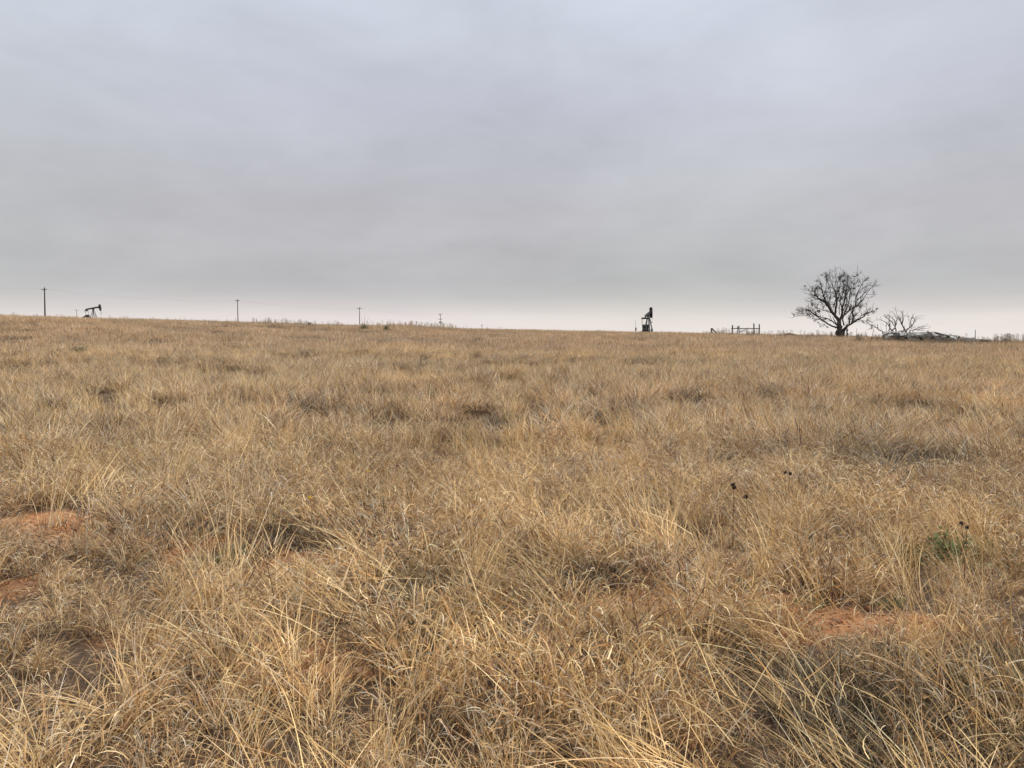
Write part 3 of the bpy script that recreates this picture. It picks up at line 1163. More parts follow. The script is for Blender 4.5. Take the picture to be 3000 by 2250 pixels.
        MB().tube([pin, tail + Vector((0, s * 1.3, -.28))], .07, 8).build('pitman_arm', M_black, t)
    m = MB().beam(tail + Vector((0, -1.1, -.28)), tail + Vector((0, 1.1, -.28)), .34, .46)
    m.box(tail + Vector((0, 0, -.05)), (.3, .3, .4))
    m.build('equalizer_bar', M_black, t)
    # motor, sheave and belt guard
    m = MB().tube([(-5.2, -.45, 1.0), (-5.2, .35, 1.0)], .34, 12)
    m.box((-5.2, -.05, .62), (.8, .7, .22))
    m.build('motor', M_black, t)
    m = MB()
    prof3 = [(-5.5, .75), (-5.5, 1.25), (-3.5, 2.45), (-2.7, 2.3), (-2.6, 1.6), (-3.2, 1.3)]
    m.prism(prof3, -1.22 + .64, -.52)
    m.build('belt_guard', M_black, t)
    tag(t, label, 'pumpjack', "pumpjacks standing on the plain")
    return t


pumpjack(275.5, 362, R(-10), R(9), R(-60), "dark pumpjack seen side-on with its head up, far left beyond the tallest pole", drop=904.5)
pumpjack(1898.5, 222, R(67), R(12), R(-80), "dark pumpjack seen end-on from behind, alone at right of centre", drop=922)

# thin marker pole with meter box beside the right pumpjack
x = X_at(1862, 200)
z0 = gz(x, 200)
t = empty('marker_pole', (x, 200, z0))
top = P(1862, 938, 200).z - z0
MB().tube([(0, 0, 0), (0, 0, top)], [.05, .03], 6).build('pole', M_steel, t)
MB().box((.06, -.1, 1.0), (.34, .22, .75)).box((.06, -.1, 1.4), (.40, .28, .05)).build('meter_box', M_polegrey, t)
tag(t, "thin pole with small grey box left of the end-on pumpjack", 'pole')

# ------------------------------------------------------------------ old fence pieces and stakes
def stake(name, px0, py0, px1, py1, D, r, mat, label, cat, cap=None, n=6, bury=.7, group=None):
    a = P(px0, py0, D)
    b = P(px1, py1, D)
    d = (a - b).normalized()
    o = empty(name, a + d * bury)
    m = MB().tube([Vector((0, 0, 0)), (b - a) * .5 - d * bury, (b - a) - d * bury], [r, r * .92, r * .8], n)
    m.build('shaft', mat, o)
    if cap:
        c = (b - a) - d * bury
        MB().box(c + Vector((cap[2], 0, cap[3])), (cap[0], cap[0] * .8, cap[1])).build('cap', mat, o)
    tag(o, label, cat, group)
    return o


stake('fence_post', 1189, 955, 1189, 942.5, 104, .055, M_polegrey, "thin bare fence post on the grassy mound, left of the dark-topped post", 'fence post')
stake('fence_post', 1219.5, 957, 1219.5, 944, 104, .04, M_polegrey, "thin post with a dark lump on top, on the grassy mound", 'fence post', cap=(.11, .22, .02, 0))

# V-shaped pair of leaning posts
D = 112
o = empty('broken_fence_brace', Vector((X_at(2088, D), D, gz(X_at(2088, D), D))))
org = Vector(o.location)
m = MB().beam(P(2087, 983, D) - org, P(2083.5, 961.5, D) - org, .16, .16)
m.build('post', M_post, o)
MB().beam(P(2106, 984, D + .5) - org, P(2086.5, 962.5, D + .1) - org, .12, .14).build('brace', M_post, o)
MB().box(P(2086, 963.5, D + .05) - org, (.22, .2, .2)).build('cap', M_post, o)
tag(o, "short leaning post with a diagonal brace, left of the wooden corral frame", 'fence brace')

# corral frame
D = 112
o = empty('corral_frame', Vector((X_at(2184, D), D, gz(X_at(2184, D), D))))
org = Vector(o.location)


def lp(px, py, dd=0.0):
    return P(px, py, D + dd) - org


for (xb, xt, yt, rr_) in ((2145.5, 2146, 952.5, .075), (2165.5, 2164.8, 954.5, .06), (2209.5, 2208.5, 947.5, .075), (2224.5, 2224.5, 949.5, .07)):
    MB().tube([lp(xb, 990), lp((xb + xt) / 2, 970), lp(xt, yt)], [rr_ * 1.35, rr_ * 1.28, rr_ * 1.2], 8).build('post', M_post, o)
MB().tube([lp(2159, 990, .3), lp(2161.5, 957, .15)], [.06, .055], 8).build('leaning_post', M_post, o)
MB().beam(lp(2159, 958.5, .05), lp(2166.5, 955.5, -.05), .12, .1).build('cap_board', M_post, o)
MB().tube([lp(2142, 962, -.17), lp(2184, 962.6, -.17), lp(2226.5, 962.5, -.17)], .062, 8).build('rail', M_post, o)
MB().tube([lp(2167, 972.5, -.1), lp(2180, 968, -.1), lp(2188, 963.5, -.1)], .045, 6).build('brace', M_post, o)
MB().tube([lp(2199, 981, -.5), lp(2209, 973.5, -.1)], .045, 6).build('brace', M_post, o)
tag(o, "dark wooden corral frame of upright posts joined by one long rail", 'corral frame')
stake('stake', 2191, 985, 2191.5, 959, 110, .02, M_rust, "very thin upright rod inside the corral frame", 'stake')
stake('stake', 2362.5, 990, 2367, 976, 70, .018, M_rust, "short thin leaning stake left of the big tree", 'stake', bury=.3)
stake('stake', 2549.5, 1003, 2560.5, 965, 62, .022, M_rust, "long thin rusty rod leaning right, between big tree and ruin", 'stake', bury=.3)
stake('stake', 2509.5, 985, 2510, 962, 90, .022, M_rust, "thin upright rod just right of the big tree", 'stake')
stake('fence_post', 2857, 995, 2857.5, 966.5, 84, .04, M_polegrey, "slim upright grey post behind the low right end of the ruin", 'fence post')


def lump_mesh(cells, seed, rough=.3):
    m = MB()
    q = random.Random(seed)
    for (c, s) in cells:
        rot = Matrix.Rotation(q.uniform(-1, 1), 3, 'Z') @ Matrix.Rotation(q.uniform(-.5, .5), 3, 'X') @ Matrix.Rotation(q.uniform(-.5, .5), 3, 'Y')
        b0 = len(m.V)
        m.box(c, s, rot)
        for i in range(b0, len(m.V)):
            m.V[i] = m.V[i] + Vector((q.uniform(-1, 1), q.uniform(-1, 1), q.uniform(-1, 1))) * rough * min(s) * .5
    return m


# red rubble pile
D = 100
cells = []
for i in range(70):
    u = rnd.gauss(0, .5)
    d = rnd.gauss(0, .45)
    zc_ = P(2313, 982, D).z + max(0, .24 * math.exp(-(u * u) * 2.2 - d * d * 2)) * rnd.uniform(.2, 1)
    cells.append(((X_at(2314, D) + u, D + d, zc_), (rnd.uniform(.08, .24), rnd.uniform(.08, .2), rnd.uniform(.07, .16))))
m = lump_mesh([(Vector(c) - Vector(cells[0][0]), s) for c, s in cells], 3)
cb = Vector((X_at(2314, D), D, P(2313, 982, D).z)) - Vector(cells[0][0])
m.tube([cb + Vector((-1.0, 0, -.16)), cb + Vector((-.5, 0, -.1)), cb + Vector((0, 0, -.06)), cb + Vector((.5, 0, -.1)), cb + Vector((1.0, 0, -.16))], [.08, .2, .24, .2, .08], 10)
o = m.build('rubble_pile', M_redb)
o.location = cells[0][0]
tag(o, "low pile of dark red rubble on the skyline left of the big tree", 'rubble pile')

# ------------------------------------------------------------------ trees
def smooth_path(pts, sub=4):
    out_ = []
    n = len(pts)
    for i in range(n - 1):
        p0 = pts[max(i - 1, 0)]
        p1 = pts[i]
        p2 = pts[i + 1]
        p3 = pts[min(i + 2, n - 1)]
        for k in range(sub):
            t_ = k / sub
            out_.append(0.5 * ((2 * p1) + (p2 - p0) * t_ + (2 * p0 - 5 * p1 + 4 * p2 - p3) * t_ * t_ + (3 * p1 - p0 - 3 * p2 + p3) * t_ ** 3))
    out_.append(pts[-1].copy())
    return out_


def grow_twigs(mb, path, rads, q, depth, dens, length, center, up=.35, leaves=None, leafp=0.0, start=.25, sides=4):
    """side twigs along a limb, recursive"""
    total = sum((b - a).length for a, b in zip(path[:-1], path[1:]))
    nt_ = max(1, int(total * dens))
    for _ in range(nt_):
        f = q.uniform(start, 1.0)
        i = min(int(f * (len(path) - 1)), len(path) - 2)
        ff = f * (len(path) - 1) - i
        p = path[i].lerp(path[i + 1], ff)
        d = (path[i + 1] - path[i]).normalized()
        side = Vector((q.gauss(0, 1), q.gauss(0, 1), q.gauss(0, .8)))
        side = (side - d * side.dot(d)).normalized()
        outw = (p - center).normalized()
        dr = (d * .75 + side * q.uniform(.5, 1.0) + outw * .45 + Vector((0, 0, up))).normalized()
        ln = length * q.uniform(.45, 1.15) * (1 - .35 * f)
        r0 = min(rads[i] * .6, .045 if depth > 1 else .02) * q.uniform(.7, 1)
        pts = [p]
        cur = p.copy()
        dd = dr.copy()
        ns = 5
        for s_ in range(ns):
            dd = (dd + Vector((q.gauss(0, .2), q.gauss(0, .2), q.gauss(.03, .2)))).normalized()
            cur = cur + dd * ln / ns
            pts.append(cur.copy())
        rr_ = [r0 * (1 - .8 * s_ / ns) + .006 for s_ in range(ns + 1)]
        mb.tube(pts, rr_, sides, cap=False)
        if leaves is not None and q.random() < leafp:
            c = pts[-1] if q.random() < .6 else pts[3]
            leaves.append((c, q.uniform(.5, 1.0)))
        if depth > 1:
            grow_twigs(mb, pts, rr_, q, depth - 1, dens * 1.5, length * .55, center, up, leaves, leafp * .6, .2, 4)


def leaf_cluster_mesh(cl, q, size):
    V, F = [], []
    for (c, s) in cl:
        n = int(26 * s) + 8
        rad = size * s
        for _ in range(n):
            p = c + Vector((q.gauss(0, .42), q.gauss(0, .42), q.gauss(-.1, .36))) * rad
            a = Vector((q.gauss(0, 1), q.gauss(0, 1), q.gauss(0, .6))).normalized()
            b_ = a.orthogonal().normalized()
            b_ = Quaternion(a, q.uniform(0, 6.28)) @ b_
            l_ = q.uniform(.07, .14)
            b0 = len(V)
            V += [p - a * l_ * .5, p + b_ * l_ * .3, p + a * l_ * .6, p - b_ * l_ * .3]
            F.append((b0, b0 + 1, b0 + 2, b0 + 3))
    return V, F


M_leaf = simple_mat("dark_mistletoe_leaves", (0.012, 0.016, 0.010), (0.035, 0.042, 0.026), 8, 0.8)

# the big tree, limbs read from the photograph: (x, y in crop pixels), start radius, end radius, depth drift (m)
TD = 88.0


def tz(zx, zy, dy=0.0):
    return P(2300 + zx / 6.9125, 770 + zy / 6.9125, TD + dy)


base = Vector((tz(1100, 1490).x, TD, gz(tz(1100, 1490).x, TD)))
tree = empty('mesquite_tree', base)
LIMBS = [
    ([(1060, 1310), (980, 1290), (860, 1230), (740, 1150), (640, 1070), (540, 1005), (460, 955), (380, 930)], .11, .03, -1.2),
    ([(640, 1070), (530, 1055), (390, 1070), (270, 1080), (170, 1090)], .05, .012, -.6),
    ([(540, 1005), (440, 960), (340, 990), (240, 985)], .04, .01, .9),
    ([(1080, 1290), (990, 1210), (850, 1130), (720, 1105), (600, 1050), (520, 1090)], .09, .02, 1.5),
    ([(850, 1130), (760, 1150), (640, 1150), (520, 1130)], .04, .01, .8),
    ([(1095, 1180), (1020, 1080), (960, 1010), (870, 880), (790, 780), (690, 725), (640, 680), (600, 600), (550, 560)], .20, .03, -.8),
    ([(790, 780), (640, 740), (540, 770), (390, 790)], .05, .01, -.8),
    ([(640, 680), (540, 640), (450, 640)], .03, .008, .6),
    ([(560, 575), (460, 560), (340, 545)], .025, .006, .4),
    ([(900, 920), (840, 820), (800, 720), (770, 640), (735, 480), (700, 350), (650, 260)], .13, .012, .9),
    ([(940, 1020), (820, 970), (700, 930), (590, 860), (545, 800)], .05, .012, -1.4),
    ([(850, 860), (740, 840), (650, 850)], .03, .008, 1.2),
    ([(1000, 1060), (1040, 850), (1040, 700), (1000, 560), (945, 440), (920, 330), (880, 260)], .13, .012, 1.0),
    ([(1040, 820), (1080, 650), (1110, 450), (1115, 330), (1150, 230)], .07, .01, -1.2),
    ([(1020, 600), (1010, 450), (1030, 300), (1010, 190)], .04, .008, .8),
    ([(960, 480), (970, 330), (960, 170)], .03, .006, -.6),
    ([(1115, 1160), (1150, 1050), (1160, 900), (1200, 760), (1230, 600), (1255, 430), (1280, 300), (1270, 220)], .16, .012, -.5),
    ([(1160, 920), (1120, 800), (1150, 700), (1180, 520), (1200, 400), (1210, 220)], .07, .008, 1.8),
    ([(1160, 1080), (1230, 1030), (1290, 970), (1380, 910), (1470, 860), (1540, 790), (1640, 640), (1740, 500), (1850, 430)], .10, .01, 1.2),
    ([(1640, 640), (1740, 640), (1840, 655)], .03, .006, .5),
    ([(1620, 690), (1680, 720), (1720, 800)], .025, .006, -.5),
    ([(1140, 1400), (1190, 1345), (1250, 1290), (1350, 1225), (1470, 1150), (1590, 1090), (1660, 1030), (1770, 965)], .17, .03, -1.0),
    ([(1350, 1215), (1385, 1100), (1370, 1020), (1390, 930), (1430, 850), (1420, 740), (1470, 600), (1560, 430), (1605, 350), (1600, 270)], .12, .01, .7),
    ([(1435, 780), (1560, 660), (1620, 580), (1720, 490)], .04, .008, -1.0),
    ([(1475, 600), (1600, 500), (1720, 460), (1870, 450)], .04, .006, 1.0),
    ([(1460, 1150), (1560, 1165), (1690, 1210)], .06, .02, -.9),
    ([(1560, 1180), (1620, 1230), (1720, 1260)], .03, .006, -.5),
    ([(1590, 1090), (1620, 1020), (1660, 920)], .05, .01, .8),
    ([(1390, 1110), (1440, 1040), (1510, 1000)], .05, .02, .8),
    ([(1200, 1270), (1170, 1140), (1195, 1050), (1260, 900), (1300, 760), (1320, 560), (1390, 340), (1450, 240)], .09, .008, 1.6),
    ([(1230, 1290), (1300, 1200), (1330, 1150), (1420, 1060)], .05, .02, 1.4),
    ([(1300, 760), (1340, 640), (1400, 500), (1440, 420), (1470, 320)], .04, .006, -.8),
    ([(1000, 1060), (900, 900), (850, 700), (830, 560), (840, 400), (870, 300)], .05, .008, -2.2),
    ([(1040, 1000), (1000, 820), (1060, 600), (1060, 430), (1090, 280)], .05, .008, -2.6),
    ([(1160, 1000), (1240, 820), (1260, 640), (1330, 440), (1350, 320)], .05, .008, -2.4),
    ([(1100, 1050), (1100, 850), (1150, 650), (1220, 450), (1250, 260)], .05, .008, 2.8),
    ([(950, 980), (900, 800), (930, 620), (900, 480), (850, 330)], .06, .008, 2.6),
    ([(1300, 1240), (1340, 1000), (1460, 860), (1560, 760)], .06, .01, 2.6),
    ([(960, 1100), (1000, 1160), (1060, 1260)], .03, .05, .3),
    ([(730, 1140), (700, 1020), (650, 940), (560, 900)], .03, .008, 1.0),
]
q = random.Random(5)
tm = MB()
tp = [Vector((base.x - .1, TD, base.z - .3)), tz(1105, 1440), tz(1100, 1350), tz(1092, 1250), tz(1098, 1150)]
tm.tube(tp, [.36, .31, .27, .25, .19], 14)
tm.tube([tz(1150, 1500), tz(1170, 1400), tz(1205, 1345), tz(1250, 1290)], [.22, .18, .16, .15], 10)
for (zx, zy) in ((1060, 1390), (1050, 1420), (1130, 1300), (1075, 1460)):
    c = tz(zx, zy, -.1)
    tm.tube([c - Vector((0, 0, .22)), c - Vector((.02, 0, .08)), c + Vector((.02, 0, .1)), c + Vector((0, 0, .2))], [.08, .2, .18, .06], 8)
tm.V = [v - base for v in tm.V]
tm.build('trunk', M_bark, tree, True)
lm = MB()
tw = MB()
leaves = []
cen = tz(1100, 1100)
for (pl, r0, r1, dy) in LIMBS:
    n = len(pl)
    d0 = 0.0
    # limbs that start far out on a sibling take that sibling's depth
    pts = [tz(a, b, d0 + dy * (i / (n - 1)) ** 1.0 * 1.2) for i, (a, b) in enumerate(pl)]
    path = smooth_path(pts, 4)
    for i in range(1, len(path)):
        path[i] = path[i] + Vector((q.gauss(0, .018), q.gauss(0, .03), q.gauss(0, .018)))
    m_ = len(path)
    rads = [r0 + (r1 - r0) * (i / (m_ - 1)) ** .8 for i in range(m_)]
    lm.tube(path, rads, 7)
    grow_twigs(tw, path, rads, q, 2, 2.6, 1.25, cen, .3, leaves, .10 if pl[-1][0] < 1500 else .03, .22)
nl = len(lm.V)
lm.V += tw.V
lm.F += [tuple(i + nl for i in f) for f in tw.F]
lm.V = [v - base for v in lm.V]
lm.build('branches', M_bark, tree, True)
for (zx, zy, s_) in ((655, 355, .8), (840, 290, 1), (850, 350, .7), (630, 470, 1), (610, 515, .9), (640, 545, 1.1), (550, 555, 1), (700, 490, 1.3), (730, 440, 1.2), (905, 490, .7),
                     (880, 590, 1), (860, 610, .8), (1055, 385, .8), (1150, 260, 1), (1115, 290, .8), (1100, 325, .9), (1265, 320, 1), (1260, 350, 1.2), (1250, 460, 1.2), (1170, 500, 1.2), (1090, 500, .9),
                     (1380, 510, 1.2), (1420, 515, .9), (1330, 520, 1), (1290, 590, 1.3), (1380, 640, .9), (1400, 600, .7), (1340, 650, .9), (780, 890, .8), (1510, 870, 1.2), (1545, 860, 1.3), (1530, 890, .9),
                     (1770, 975, 1.2), (1785, 1000, .8), (1690, 1040, .9), (1710, 950, .7), (350, 930, 1), (250, 940, .6), (300, 950, .7), (390, 980, .9), (380, 1015, .8), (450, 940, 1), (530, 935, 1), (570, 960, .8),
                     (500, 1015, .7), (660, 965, .7), (700, 965, .6), (440, 1025, .7), (330, 1025, .5), (790, 1250, .9), (720, 1265, .6), (850, 1295, .5), (670, 1200, .6), (610, 1165, .6), (275, 1045, .6),
                     (1680, 1150, .9), (1580, 1200, .5), (1280, 750, 1.2), (1260, 830, 1.2), (1330, 880, 1.1), (800, 740, 1.3), (760, 680, 1.1), (820, 790, 1.2), (740, 790, 1), (1010, 810, .8), (930, 810, .9),
                     (1000, 670, .7), (1160, 720, .7), (1180, 450, 1), (1200, 410, .8), (870, 840, 1.1), (1280, 1070, .5), (960, 600, .6), (1430, 1060, .6), (1250, 900, 1.1), (1210, 950, .9)):
    leaves.append((tz(zx, zy, q.uniform(-1.3, 1.3)), s_ * 1.3))
V, F = leaf_cluster_mesh([(c - base, s) for c, s in leaves], q, .29)
link('foliage', mesh_from('foliage', V, F), M_leaf, tree)
tag(tree, "large dark spreading tree with bare twigs and small leaf clumps at right", 'tree')

# knobbly dead sapling right of the trunk
b2 = tz(1265, 1490, -.3)
b2.z = gz(b2.x, b2.y) - .1
st = empty('tree_stump', b2)
pp = [b2, tz(1262, 1440, -.3), tz(1250, 1385, -.3), tz(1258, 1340, -.2), tz(1245, 1290, -.1)]
MB().tube([p - b2 for p in pp], [.10, .07, .085, .05, .03], 8).build('stem', M_bark, st, True)
m = MB()
for (zx, zy, s_) in ((1250, 1375, .1), (1268, 1362, .08), (1255, 1450, .09), (1275, 1440, .07)):
    c = tz(zx, zy, -.3) - b2
    m.tube([c - Vector((0, 0, s_ * 1.2)), c, c + Vector((.01, 0, s_ * 1.2))], [s_ * .5, s_, s_ * .4], 8)
m.tube([tz(1205, 1480, -.2) - b2, tz(1208, 1400, -.2) - b2, tz(1215, 1330, -.1) - b2], [.03, .025, .02], 6)
m.build('burl', M_bark, st, True)
tag(st, "short knobbly dead stem standing against the right of the big tree's trunk", 'tree stump')

# ------------------------------------------------------------------ dead trees behind the ruin
DD = 84.0


def dz_(zx, zy, dy=0.0):
    return P(2500 + zx / 7.9, 880 + zy / 7.9, DD + dy)


def dead_tree(name, limbs, label, seed, dens=2.6, base_xy=None):
    q2 = random.Random(seed)
    bx_, by_ = base_xy
    b = dz_(bx_, by_)
    b.z = gz(b.x, b.y)
    t = empty(name, b)
    tk = MB()
    tw2 = MB()
    for (pl, r0, r1, dy) in limbs:
        n = len(pl)
        pts = [dz_(a, c, dy * i / (n - 1)) for i, (a, c) in enumerate(pl)]
        if pl[0][1] > 690:
            dn = pts[0].copy()
            dn.z = gz(dn.x, dn.y) - .2
            dn.x = dn.x * .5 + b.x * .5
            pts = [dn] + pts
        path = smooth_path(pts, 4)
        m_ = len(path)
        rads = [r0 + (r1 - r0) * (i / (m_ - 1)) ** .8 for i in range(m_)]
        tk.tube(path, rads, 7)
        grow_twigs(tw2, path, rads, q2, 2, dens * .8, .62, b + Vector((0, 0, .5)), .22, None, 0, .35)
    nl = len(tk.V)
    tk.V = [v - b for v in tk.V + tw2.V]
    tk.F += [tuple(i + nl for i in f) for f in tw2.F]
    tk.build('branches', M_dead, t, True)
    tag(t, label, 'dead tree', "small dead trees behind the ruin")


dead_tree('dead_tree', [([(680, 735), (600, 690), (520, 620), (430, 570), (330, 525), (200, 510)], .07, .008, -.5),
                        ([(520, 625), (440, 630), (330, 685)], .03, .006, -.4), ([(640, 690), (640, 570)], .02, .006, .3),
                        ([(600, 680), (540, 560)], .02, .006, .5)],
          "small dead tree sprawling low to the left, between big tree and ruin", 1, base_xy=(690, 740))
dead_tree('dead_tree', [([(890, 720), (850, 650), (830, 560), (825, 470), (840, 370), (845, 280)], .09, .008, .4), ([(850, 640), (780, 530), (680, 470), (600, 455), (520, 460)], .05, .006, -.8),
                        ([(825, 715), (850, 640)], .06, .05, .2), ([(770, 720), (765, 600), (765, 490)], .035, .008, -.4), ([(840, 560), (850, 480), (720, 370), (700, 330)], .03, .006, .9)],
          "small dead tree of dark upright stems, left of the arching one behind the ruin", 2, base_xy=(850, 740))
dead_tree('dead_tree', [([(905, 715), (960, 640), (975, 580), (960, 480), (900, 400), (820, 350), (740, 385)], .09, .01, .6), ([(990, 720), (965, 620), (975, 580), (1010, 480), (1010, 400), (960, 330)], .08, .008, -.6),
                        ([(965, 600), (915, 550), (880, 480), (800, 430), (730, 390)], .05, .006, -.9), ([(900, 490), (830, 450), (740, 370)], .03, .006, .6)],
          "small dead tree whose branches arch over to the left, behind the ruin", 3, base_xy=(945, 740))
dead_tree('dead_tree', [([(1200, 715), (1150, 610), (1120, 530), (1090, 470), (1040, 400), (1010, 330), (990, 240), (960, 190)], .085, .006, .5), ([(1130, 550), (1155, 460), (1170, 380), (1210, 340)], .05, .008, -.6),
                        ([(1130, 540), (1140, 400), (1115, 280), (1070, 260)], .05, .006, .8), ([(1165, 720), (1175, 650), (1205, 690)], .05, .03, 0), ([(1110, 560), (1080, 480), (960, 370), (940, 300)], .035, .006, -.9)],
          "tallest of the small dead trees, leaning left behind the middle of the ruin", 4, base_xy=(1190, 740))
dead_tree('dead_tree', [([(1225, 725), (1280, 650), (1350, 590), (1410, 500), (1420, 420), (1500, 375), (1580, 345)], .09, .006, -.5), ([(1340, 590), (1325, 490), (1350, 410), (1390, 390), (1365, 290)], .06, .006, .6),
                        ([(1305, 620), (1290, 510), (1290, 390)], .035, .006, -.7), ([(1430, 470), (1500, 420), (1565, 430)], .03, .006, .5), ([(1410, 430), (1300, 370), (1210, 380)], .02, .006, .8)],
          "small dead tree forking upward to the right, behind the middle of the ruin", 5, base_xy=(1220, 740))
dead_tree('dead_tree', [([(1310, 725), (1420, 680), (1530, 620), (1640, 600), (1720, 590)], .06, .008, -.5), ([(1480, 690), (1560, 650), (1680, 650), (1745, 655)], .04, .006, .5),
                        ([(1380, 710), (1490, 690), (1600, 700), (1700, 715)], .05, .006, -.7), ([(1300, 715), (1330, 660), (1400, 640)], .04, .008, .6)],
          "low dead tree lying out to the right along the top of the ruin", 6, base_xy=(1330, 745))

# ------------------------------------------------------------------ the collapsed building
RD = 77.0
rb = P(2700, 1000, RD)
rb.z = gz(rb.x, RD)
ruin = empty('collapsed_building', rb)
q3 = random.Random(9)


def rp(px, py, dy=0.0):
    return P(px, py, RD + dy) - rb


def panel(name, mat, quad, th=.05):
    """quad: four (px, py, dy)"""
    return MB().slab([rp(*p) for p in quad], th).build(name, mat, ruin)


def boards(name, mat, quad, nb, th=.03, gap=.12, jit=.5, vertical=False):
    """a wall of separate boards laid between two edges, slightly out of true"""
    a, b, c, d = [rp(*p) for p in quad]      # bottom-left, bottom-right, top-right, top-left
    m = MB()
    for k in range(nb):
        s0 = k / nb
        s1 = (k + 1 - gap) / nb
        j = [q3.uniform(-jit, jit) / nb * .3 for _ in range(4)]
        e0, e1 = q3.uniform(0, .04), 1 - q3.uniform(0, .05)
        if vertical:
            lo0, lo1 = a.lerp(b, s0 + j[0]), a.lerp(b, s1 + j[1])
            hi0, hi1 = d.lerp(c, s0 + j[2]), d.lerp(c, s1 + j[3])
            qd = [lo0, lo1, lo1.lerp(hi1, e1), lo0.lerp(hi0, e1)]
        else:
            l0, l1 = a.lerp(d, s0 + j[0]), a.lerp(d, s1 + j[1])
            r0_, r1_ = b.lerp(c, s0 + j[2]), b.lerp(c, s1 + j[3])
            qd = [l0.lerp(r0_, e0), l0.lerp(r0_, e1), l1.lerp(r1_, e1), l1.lerp(r1_, e0)]
        m.slab(qd, th * q3.uniform(.8, 1.2))
    return m.build(name, mat, ruin)


# left block: flat roof edge over broken siding
boards('roof_panel', M_pale, [(2586, 973.5, -.3), (2633, 972.5, .2), (2632, 971.0, 2.2), (2588, 971.6, 2.0)], 7, .05, .06)
boards('wall_and_gap_panel', M_grey_board, [(2584, 1001, -.25), (2606, 1002, -.2), (2606, 975.5, 0), (2587, 975, 0)], 9)
boards('wall_and_gap_panel', M_brownb, [(2606, 1002, .1), (2642, 1003, .2), (2640, 977, .3), (2607, 976, .1)], 8)
boards('wall_and_gap_panel', M_grey_board, [(2609, 985, .0), (2637, 984, .1), (2636, 974.5, .2), (2608, 975, .1)], 4)
panel('opening_shade_panel', M_darkb, [(2598, 983, -.32), (2606, 983, -.32), (2606, 976, -.3), (2598, 976, -.3)], .04)  # solid dark slab painting the shade inside an opening
panel('cladding_sheet', M_pale, [(2591.5, 992, -.7), (2607, 993.5, -.7), (2606, 984, -.5), (2593.5, 982.5, -.5)], .03)
panel('cladding_sheet', M_darkb, [(2594, 994, -.8), (2604, 995, -.8), (2604, 991.5, -.75), (2594, 991, -.75)], .05)
# tilted roof over the middle
boards('roof_panel', M_grey_board, [(2632, 976, -.3), (2668, 980, -.4), (2672, 975.0, .9), (2640, 972.4, 1.0)], 6, .05, .05)
panel('wall_and_gap_panel', M_darkb, [(2639, 984, .1), (2666, 982, .1), (2668, 976, .3), (2640, 977, .3)], .05)  # dark sheet standing in for the shaded gap under the roof
boards('wall_and_gap_panel', M_brownb, [(2636, 1004, .0), (2662, 1004, .1), (2664, 980, .4), (2638, 984, .3)], 10, vertical=True)
boards('roof_panel', M_green, [(2655, 990, -.9), (2688, 988, -.8), (2692, 974.5, .3), (2664, 977, .2)], 6, .05, .05)
boards('cladding_sheet', M_pale, [(2660, 996, -1.0), (2690, 999, -1.1), (2689, 987, -.9), (2658, 986.5, -.9)], 4, .035, .08)
panel('wall_and_gap_panel', M_darkb, [(2668, 999, -.75), (2686, 1001, -.75), (2684, 994.5, -.72), (2668, 995, -.72)], .04)
# main roof slope rising to the ridge
boards('roof_panel', M_green, [(2666, 984.5, -1.1), (2722, 980, -1.2), (2738, 972.4, .6), (2672, 974.5, .5)], 8, .05, .04)
MB().beam(rp(2664, 985.5, -1.18), rp(2724, 980.8, -1.28), .05, .09).build('fascia_board', M_pale, ruin)
boards('wall_and_gap_panel', M_pale, [(2701, 994, -1.0), (2721, 996, -1.05), (2722, 982, -.95), (2702, 983.5, -.95)], 5, .035, .05, vertical=True)
panel('wall_and_gap_panel', M_darkb, [(2688, 998, -.6), (2706, 998, -.6), (2704, 984, -.5), (2690, 985, -.5)], .05)
boards('wall_and_gap_panel', M_grey_board, [(2688, 999, -.85), (2700, 1000, -.85), (2699, 984.5, -.75), (2689, 986, -.75)], 4, .03, .1, vertical=True)
panel('wall_and_gap_panel', M_darkb, [(2719, 994, -.7), (2740, 994, -.6), (2737, 976, -.2), (2724, 980.5, -.5)], .06)  # dark sheet in place of an open, shaded hole below the ridge
# gable falling away to the right
boards('roof_panel', M_pale, [(2738, 973.2, -1.0), (2781, 984.2, -1.1), (2782, 982.6, 1.0), (2739, 971.8, .7)], 6, .06, .04)
MB().beam(rp(2737, 973.6, -1.12), rp(2783, 985.2, -1.2), .06, .09).build('fascia_board', M_darkb, ruin)
boards('wall_and_gap_panel', M_brownb, [(2736, 996, -.8), (2784, 997, -.8), (2781, 985.5, -.7), (2738, 976, -.7)], 7, .035, .2)
boards('wall_and_gap_panel', M_green, [(2734, 1002, -1.2), (2800, 1001, -1.2), (2799, 995.5, -1.0), (2735, 993.5, -1.0)], 4, .05, .25)
panel('beam', M_darkb, [(2742, 985.5, -.95), (2776, 988.5, -.95), (2776, 986.2, -.93), (2742, 982.5, -.93)], .08)
boards('roof_panel', M_green, [(2776, 988.5, -.9), (2800, 990, -.8), (2797, 982.6, .5), (2783, 983.6, .6)], 4, .05, .05)
panel('roof_panel', M_darkb, [(2783, 984.2, .4), (2807, 990, .3), (2799, 983, 1.5), (2786, 981.9, 1.6)], .05)
panel('wall_and_gap_panel', M_grey_board, [(2797, 997, -.5), (2806, 997, -.5), (2805, 987, -.4), (2798, 987, -.4)], .04)
panel('beam', M_darkb, [(2807, 991, -.3), (2811, 991, -.3), (2811, 984.5, -.25), (2808, 984.5, -.25)], .1)
